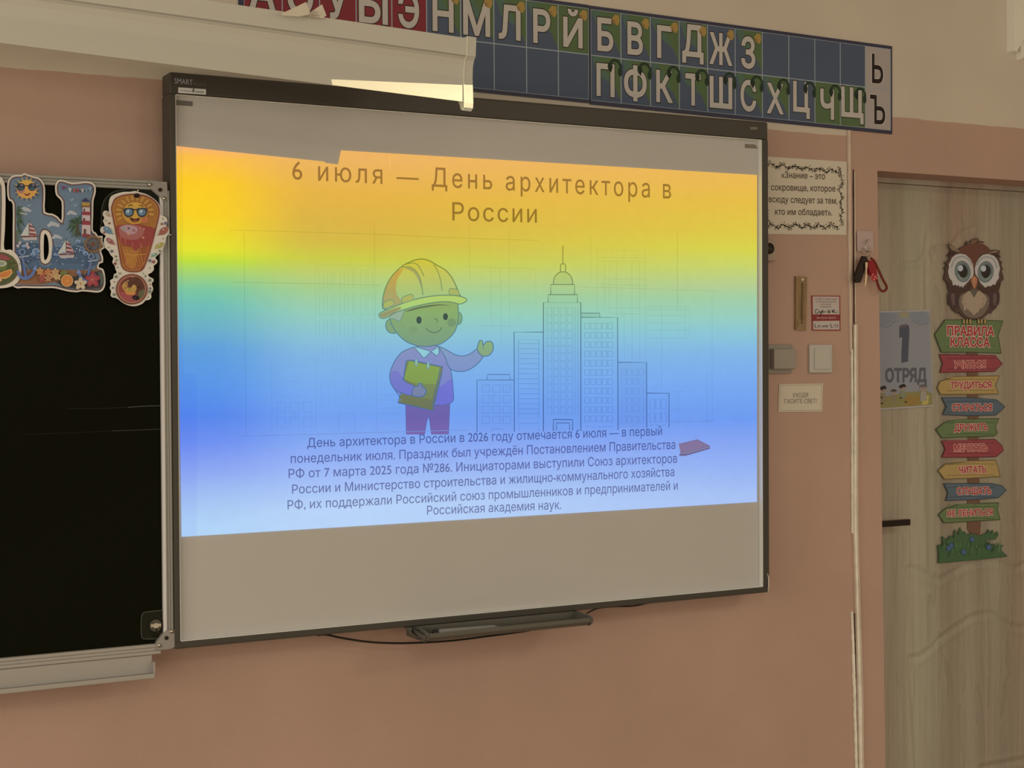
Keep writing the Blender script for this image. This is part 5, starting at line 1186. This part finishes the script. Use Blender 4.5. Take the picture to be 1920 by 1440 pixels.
# class rules signpost
sg = empty('rules_signpost', U(1822, 800, DP), 'class rules signpost of coloured arrow boards with an owl on top, on the door', 'sign')
BRN = mat('signpost_brown_card', alb((80, 52, 34), W2), .5)
o = sheet('post', [(1812, 596), (1832, 596), (1836, 900), (1839, 985), (1838, 1002), (1822, 1004), (1814, 992), (1816, 800)], DP-.0010, .0012, BRN, sg)
RD, GR, YL, BL = (122, 46, 44), (82, 88, 48), (140, 106, 54), (68, 74, 72)
boards = [
 (GR, [(1772, 599), (1815, 599), (1881, 601), (1872, 630), (1878, 663), (1820, 661), (1765, 661), (1752, 627)], (('ПРАВИЛА', (1776, 628.5), (1864, 629.5), 17), ('КЛАССА', (1782, 649), (1856, 650), 16.5))),
 (RD, [(1761, 664), (1815, 665), (1866, 666), (1880, 682), (1865, 697), (1815, 698), (1762, 699), (1767, 682)], (('УЧИТЬСЯ', (1789, 690), (1848, 689), 12.5),)),
 (YL, [(1757, 727), (1762, 715), (1790, 706), (1875, 704), (1867, 722), (1873, 739), (1800, 740), (1763, 740)], (('ТРУДИТЬСЯ', (1782, 728.5), (1859, 727), 12),)),
 (BL, [(1765, 745), (1820, 745), (1869, 749), (1885, 763), (1868, 779), (1815, 780), (1767, 778), (1774, 762)], (('СТАРАТЬСЯ', (1785, 770), (1860, 770), 12.5),)),
 (GR, [(1754, 805), (1772, 791), (1800, 786), (1874, 784), (1867, 800), (1871, 812), (1866, 818), (1800, 820), (1766, 822)], (('ДРУЖИТЬ', (1789, 808), (1852, 806.5), 12.5),)),
 (RD, [(1765, 826), (1815, 825), (1866, 823), (1879, 835), (1882, 845), (1868, 857), (1815, 858), (1765, 858), (1772, 842)], (('МЕЧТАТЬ', (1789, 846), (1851, 845), 12.5),)),
 (YL, [(1758, 882), (1772, 870), (1815, 865), (1867, 862), (1872, 876), (1876, 894), (1820, 897), (1771, 899)], (('ЧИТАТЬ', (1798, 887.5), (1849, 886), 12.5),)),
 (BL, [(1769, 906), (1815, 906), (1860, 906), (1878, 910), (1888, 919), (1872, 934), (1820, 938), (1773, 939), (1777, 924)], (('СЛУШАТЬ', (1794, 927), (1859, 926), 12.5),)),
 (GR, [(1759, 965), (1772, 953), (1800, 945), (1873, 942), (1871, 955), (1876, 975), (1820, 978), (1770, 981)], (('НЕ ЛЕНИТЬСЯ', (1776, 968.5), (1861, 965.5), 11.5),))]
for bi_, (c, pts, txt) in enumerate(boards):
    pts = [(x, y) for x, y in pts]
    dk = tuple(int(v*.58) for v in c); lt = tuple(min(255, int(v*1.08)) for v in c)
    o = sheet('arrow_board', pts, DP-.0026, .0014, mat('board_card_%s' % ''.join('%02x' % v for v in c), alb(dk, W2), .5), sg)
    a = Art(DP-.0028, W2); a.poly(inset(pts, 1.5), c); y0, y1 = min(p[1] for p in pts), max(p[1] for p in pts)
    x0, x1 = 1775, 1865
    for k, fy in enumerate((.22, .78)):
        yy = y0+(y1-y0)*fy; a.stroke(spline([(x0, yy+1), ((x0+x1)/2, yy-.6), (x1, yy)], 4), .8, dk)
    a.stroke(spline([(x0, y0+4.2), (1810, y0+3.2), (x1-6, y0+3.6)], 4), 1.0, lt)
    a.poly(ell(1822+bi_*.8, y0+4.5, 1.0, 1.0, 7), dk)
    for body, p0, p1, cp in txt:
        a.text(body, p0, p1, cp, (176, 128, 104), bold=.085, ext=.03); a.text(body, p0, p1, cp, (134, 34, 32), bold=.028, ext=.03)
    a.obj('print', o)
# grass clump
gp = [(1759, 1056), (1760, 1040), (1758, 1022), (1768, 1021), (1766, 1005), (1776, 1012), (1782, 1004), (1788, 1008), (1790, 992), (1796, 1003), (1800, 988), (1806, 1000), (1809, 996), (1812, 1002), (1822, 1000), (1830, 1002), (1840, 1004), (1850, 999), (1853, 992), (1858, 1000), (1861, 993), (1866, 1003), (1870, 996), (1872, 1003), (1867, 1012), (1848, 1012), (1852, 1018), (1870, 1022), (1882, 1022), (1877, 1028), (1879, 1034), (1889, 1042), (1887, 1044), (1820, 1051)]
go = sheet('grass_clump', gp, DP-.0046, .0016, mat('grass_edge_card', alb((34, 46, 26), W2), .5), sg)
a = Art(DP-.0048, W2); a.poly(inset(gp, .9), (54, 72, 38)); rnd = random.Random(2)
for k in range(60):
    x = rnd.uniform(1764, 1872); y = rnd.uniform(1022, 1044); l_ = rnd.uniform(6, 17)
    if y-l_ < 1010: l_ = y-1011
    dx = (x-1815)*.10; a.poly([(x-1.3, y), (x+1.3, y), (x+dx, y-l_)], rnd.choice([(66, 86, 44), (46, 64, 34), (74, 90, 52), (38, 54, 30)]))
for x, y in ((1783, 1023), (1822, 1011), (1806, 1035), (1853, 1026), (1778, 1028)):
    for k in range(5): a.poly(ell(x+3*math.cos(R(72*k)), y+3.4*math.sin(R(72*k)), 2.4, 2.4, 7), (52, 66, 84))
    a.poly(ell(x, y, 1.1, 1.1, 6), (96, 108, 112))
a.obj('print', go)
# owl
z8 = lambda x, y: (1760+x/7.579, 430+y/7.579)
sil = [(140, 205), (165, 208), (215, 250), (270, 290), (320, 255), (385, 230), (380, 200), (400, 165), (415, 195), (450, 165), (490, 140), (530, 125), (570, 128), (555, 160), (600, 165), (655, 178), (620, 205), (690, 245), (735, 295), (790, 288), (875, 300), (870, 330), (858, 355), (885, 395), (860, 405), (870, 440), (905, 465), (890, 500), (915, 570), (895, 590), (915, 650), (925, 715), (890, 740), (880, 790), (855, 880), (870, 940), (865, 1020), (850, 1070), (830, 1060), (825, 1110), (770, 1160), (740, 1200), (715, 1190), (670, 1230), (620, 1270), (500, 1285), (390, 1268), (330, 1230), (280, 1170), (265, 1195), (200, 1145), (165, 1080), (135, 1065), (135, 960), (160, 880), (135, 850), (130, 790), (100, 740), (72, 710), (85, 640), (100, 590), (75, 545), (105, 520), (105, 490), (70, 475), (140, 440), (160, 390), (115, 378), (150, 330), (165, 290), (145, 240)]
ow = sheet('owl', [z8(*p) for p in sil], DP-.0046, .0016, mat('owl_edge_card', alb((46, 30, 22), W2), .5), sg); ow['label'] = 'brown owl with large grey eyes'
a = Art(DP-.0048, W2, z8)
a.poly(inset(sil, 5), (70, 46, 34))
a.poly(SM([(270, 320), (330, 265), (400, 225), (510, 205), (620, 215), (700, 260), (740, 320), (640, 340), (560, 400), (515, 520), (500, 640), (480, 520), (430, 420), (360, 350)], 3), (88, 48, 32))
for Q in ([(145, 208), (215, 255), (300, 310), (280, 325), (190, 290), (160, 262)], [(740, 320), (800, 300), (865, 318), (800, 330), (700, 345)]): a.poly(Q, (112, 84, 56))
for Q in ([(400, 170), (440, 190), (430, 225)], [(470, 150), (550, 135), (530, 190), (460, 215)], [(560, 190), (645, 180), (600, 215)]): a.poly(Q, (100, 66, 44))
for Q in ([(120, 380), (165, 315), (260, 330), (190, 375)], [(740, 345), (820, 345), (880, 390), (820, 390)]): a.poly(Q, (52, 32, 24))
# wings and belly
for s_, x in ((1, 215), (-1, 785)):
    a.poly(SM([(x-75*s_, 900), (x, 890), (x+80*s_, 920), (x+70*s_, 1060), (x+30*s_, 1150), (x-30*s_, 1100), (x-75*s_, 1040)], 3), (60, 40, 34)); a.poly(SM([(x-40*s_, 930), (x+10*s_, 920), (x+10*s_, 1060), (x-20*s_, 1080)], 3), (84, 60, 50))
a.poly(SM([(330, 920), (500, 880), (680, 930), (720, 1020), (690, 1130), (610, 1230), (500, 1262), (390, 1230), (310, 1130), (285, 1020)], 3), (96, 74, 56))
a.poly([(420, 870), (500, 900), (580, 870), (650, 930), (685, 990), (650, 1080), (610, 1130), (590, 1120), (560, 1180), (530, 1190), (500, 1225), (470, 1190), (430, 1150), (400, 1130), (360, 1165), (350, 1090), (325, 1030), (340, 950)], (136, 108, 80))
for x, y in ((352, 1000), (372, 1060), (640, 1000), (625, 1065), (400, 1140), (600, 1130)): a.stroke([(x-8, y-22), (x+4, y), (x-4, y+18)], 7, (96, 66, 50))
# lower face feathers
a.poly(SM([(130, 760), (190, 790), (300, 830), (400, 810), (440, 760), (450, 850), (360, 905), (230, 905), (160, 850)], 3), (62, 38, 28)); a.poly(SM([(560, 760), (600, 820), (700, 820), (800, 790), (870, 740), (850, 850), (770, 900), (650, 905), (570, 850)], 3), (62, 38, 28))
# eye patches
a.poly([(300, 345), (380, 360), (445, 420), (485, 500), (495, 600), (490, 660), (450, 700), (410, 750), (360, 800), (340, 830), (320, 800), (300, 825), (280, 790), (260, 805), (235, 785), (200, 800), (190, 740), (150, 690), (130, 600), (145, 540), (140, 500), (170, 440), (190, 400), (240, 360)], (154, 136, 118))
a.poly([(700, 350), (780, 375), (830, 430), (850, 480), (870, 560), (850, 640), (855, 690), (820, 740), (800, 790), (770, 780), (740, 810), (700, 805), (660, 830), (630, 800), (590, 760), (560, 690), (520, 640), (510, 560), (530, 480), (570, 410), (630, 360)], (154, 136, 118))
for x, y, rot_ in ((338, 585, -8), (665, 590, 8)):
    a.stroke(ell(x-10 if x < 500 else x+10, y-30, 145, 170, 18, rot_, 190, 350), 14, (110, 104, 94))
    a.poly(ell(x, y+15, 112, 152, 28, rot_), (66, 66, 60)); a.poly(ell(x, y+15, 103, 142, 28, rot_), (98, 98, 84)); a.poly(ell(x+4, y+10, 82, 115, 24, rot_), (72, 74, 68)); a.poly(ell(x+2, y+60, 64, 62, 20, rot_), (112, 112, 96))
    a.poly(ell(x+4, y+15, 64, 92, 24, rot_), (38, 30, 24)); a.poly(ell(x-32, y-32, 38, 44, 18), (150, 142, 128))
a.poly(SM([(500, 660), (545, 700), (540, 780), (505, 850), (468, 780), (452, 710)], 4), (138, 80, 48)); a.poly(SM([(500, 670), (520, 700), (510, 800), (500, 838), (490, 790), (482, 710)], 3), (156, 96, 62)); a.poly([(440, 860), (500, 840), (560, 860), (530, 920), (500, 970), (470, 920)], (80, 66, 50))
for x in (355, 400, 445, 565, 608, 655): a.poly(ell(x, 1310, 20, 46, 12, 0), (62, 42, 20)); a.poly(ell(x, 1310, 15, 40, 12, 0), (134, 104, 54))
a.obj('print', ow)

# ------------------------------------------------------------------ projector under the ceiling (its lens gate shapes the beam)
pj = empty('projector', PP+Vector((0, -.12, 0)), 'white data projector hanging from the ceiling facing the whiteboard', 'projector')
PJM = mat('projector_shell', (.7, .7, .68), .5)
gy = PP.y+.05
def gate(x, y, Y=SLY):
    B = U(x, y, Y); t = (gy-PP.y)/(B.y-PP.y); return PP+(B-PP)*t
gl = [gate(331, 267), gate(1419.3, 328.4), gate(1419, 941), gate(340.5, 1006)]
S = .075
outer = [(PP.x-.09, gy, PP.z+.04), (PP.x+.07, gy, PP.z+.04), (PP.x+.07, gy, PP.z-.09), (PP.x-.09, gy, PP.z-.09)]
bm = bmesh.new(); A = [bm.verts.new(p) for p in outer]; B = [bm.verts.new(p) for p in gl]
for i in range(4): bm.faces.new((A[i], A[(i+1) % 4], B[(i+1) % 4], B[i]))
bm_obj('lens_gate', bm, BLACK, pj)
bm = bmesh.new()
x0, x1, z0_, z1_ = PP.x-.16, PP.x+.16, PP.z-.09, PP.z+.045; yb = PP.y-.26
add_box(bm, (x0, yb, z0_-.005), (x1, gy, z0_)); add_box(bm, (x0, yb, z1_), (x1, gy, z1_+.005)); add_box(bm, (x0-.005, yb, z0_-.005), (x0, gy, z1_+.005)); add_box(bm, (x1, yb, z0_-.005), (x1+.005, gy, z1_+.005)); add_box(bm, (x0, yb-.005, z0_), (x1, yb, z1_))
add_box(bm, (x0, gy-.004, z0_), (PP.x-.09, gy, z1_)); add_box(bm, (PP.x+.07, gy-.004, z0_), (x1, gy, z1_)); add_box(bm, (PP.x-.09, gy-.004, PP.z+.04), (PP.x+.07, gy, z1_))
bm_obj('shell', bm, PJM, pj)
bm = bmesh.new(); add_tube(bm, [(PP.x, PP.y-.12, z1_+.004), (PP.x, PP.y-.12, H)], .02, 14); bm_obj('ceiling_pole', bm, PJM, pj)
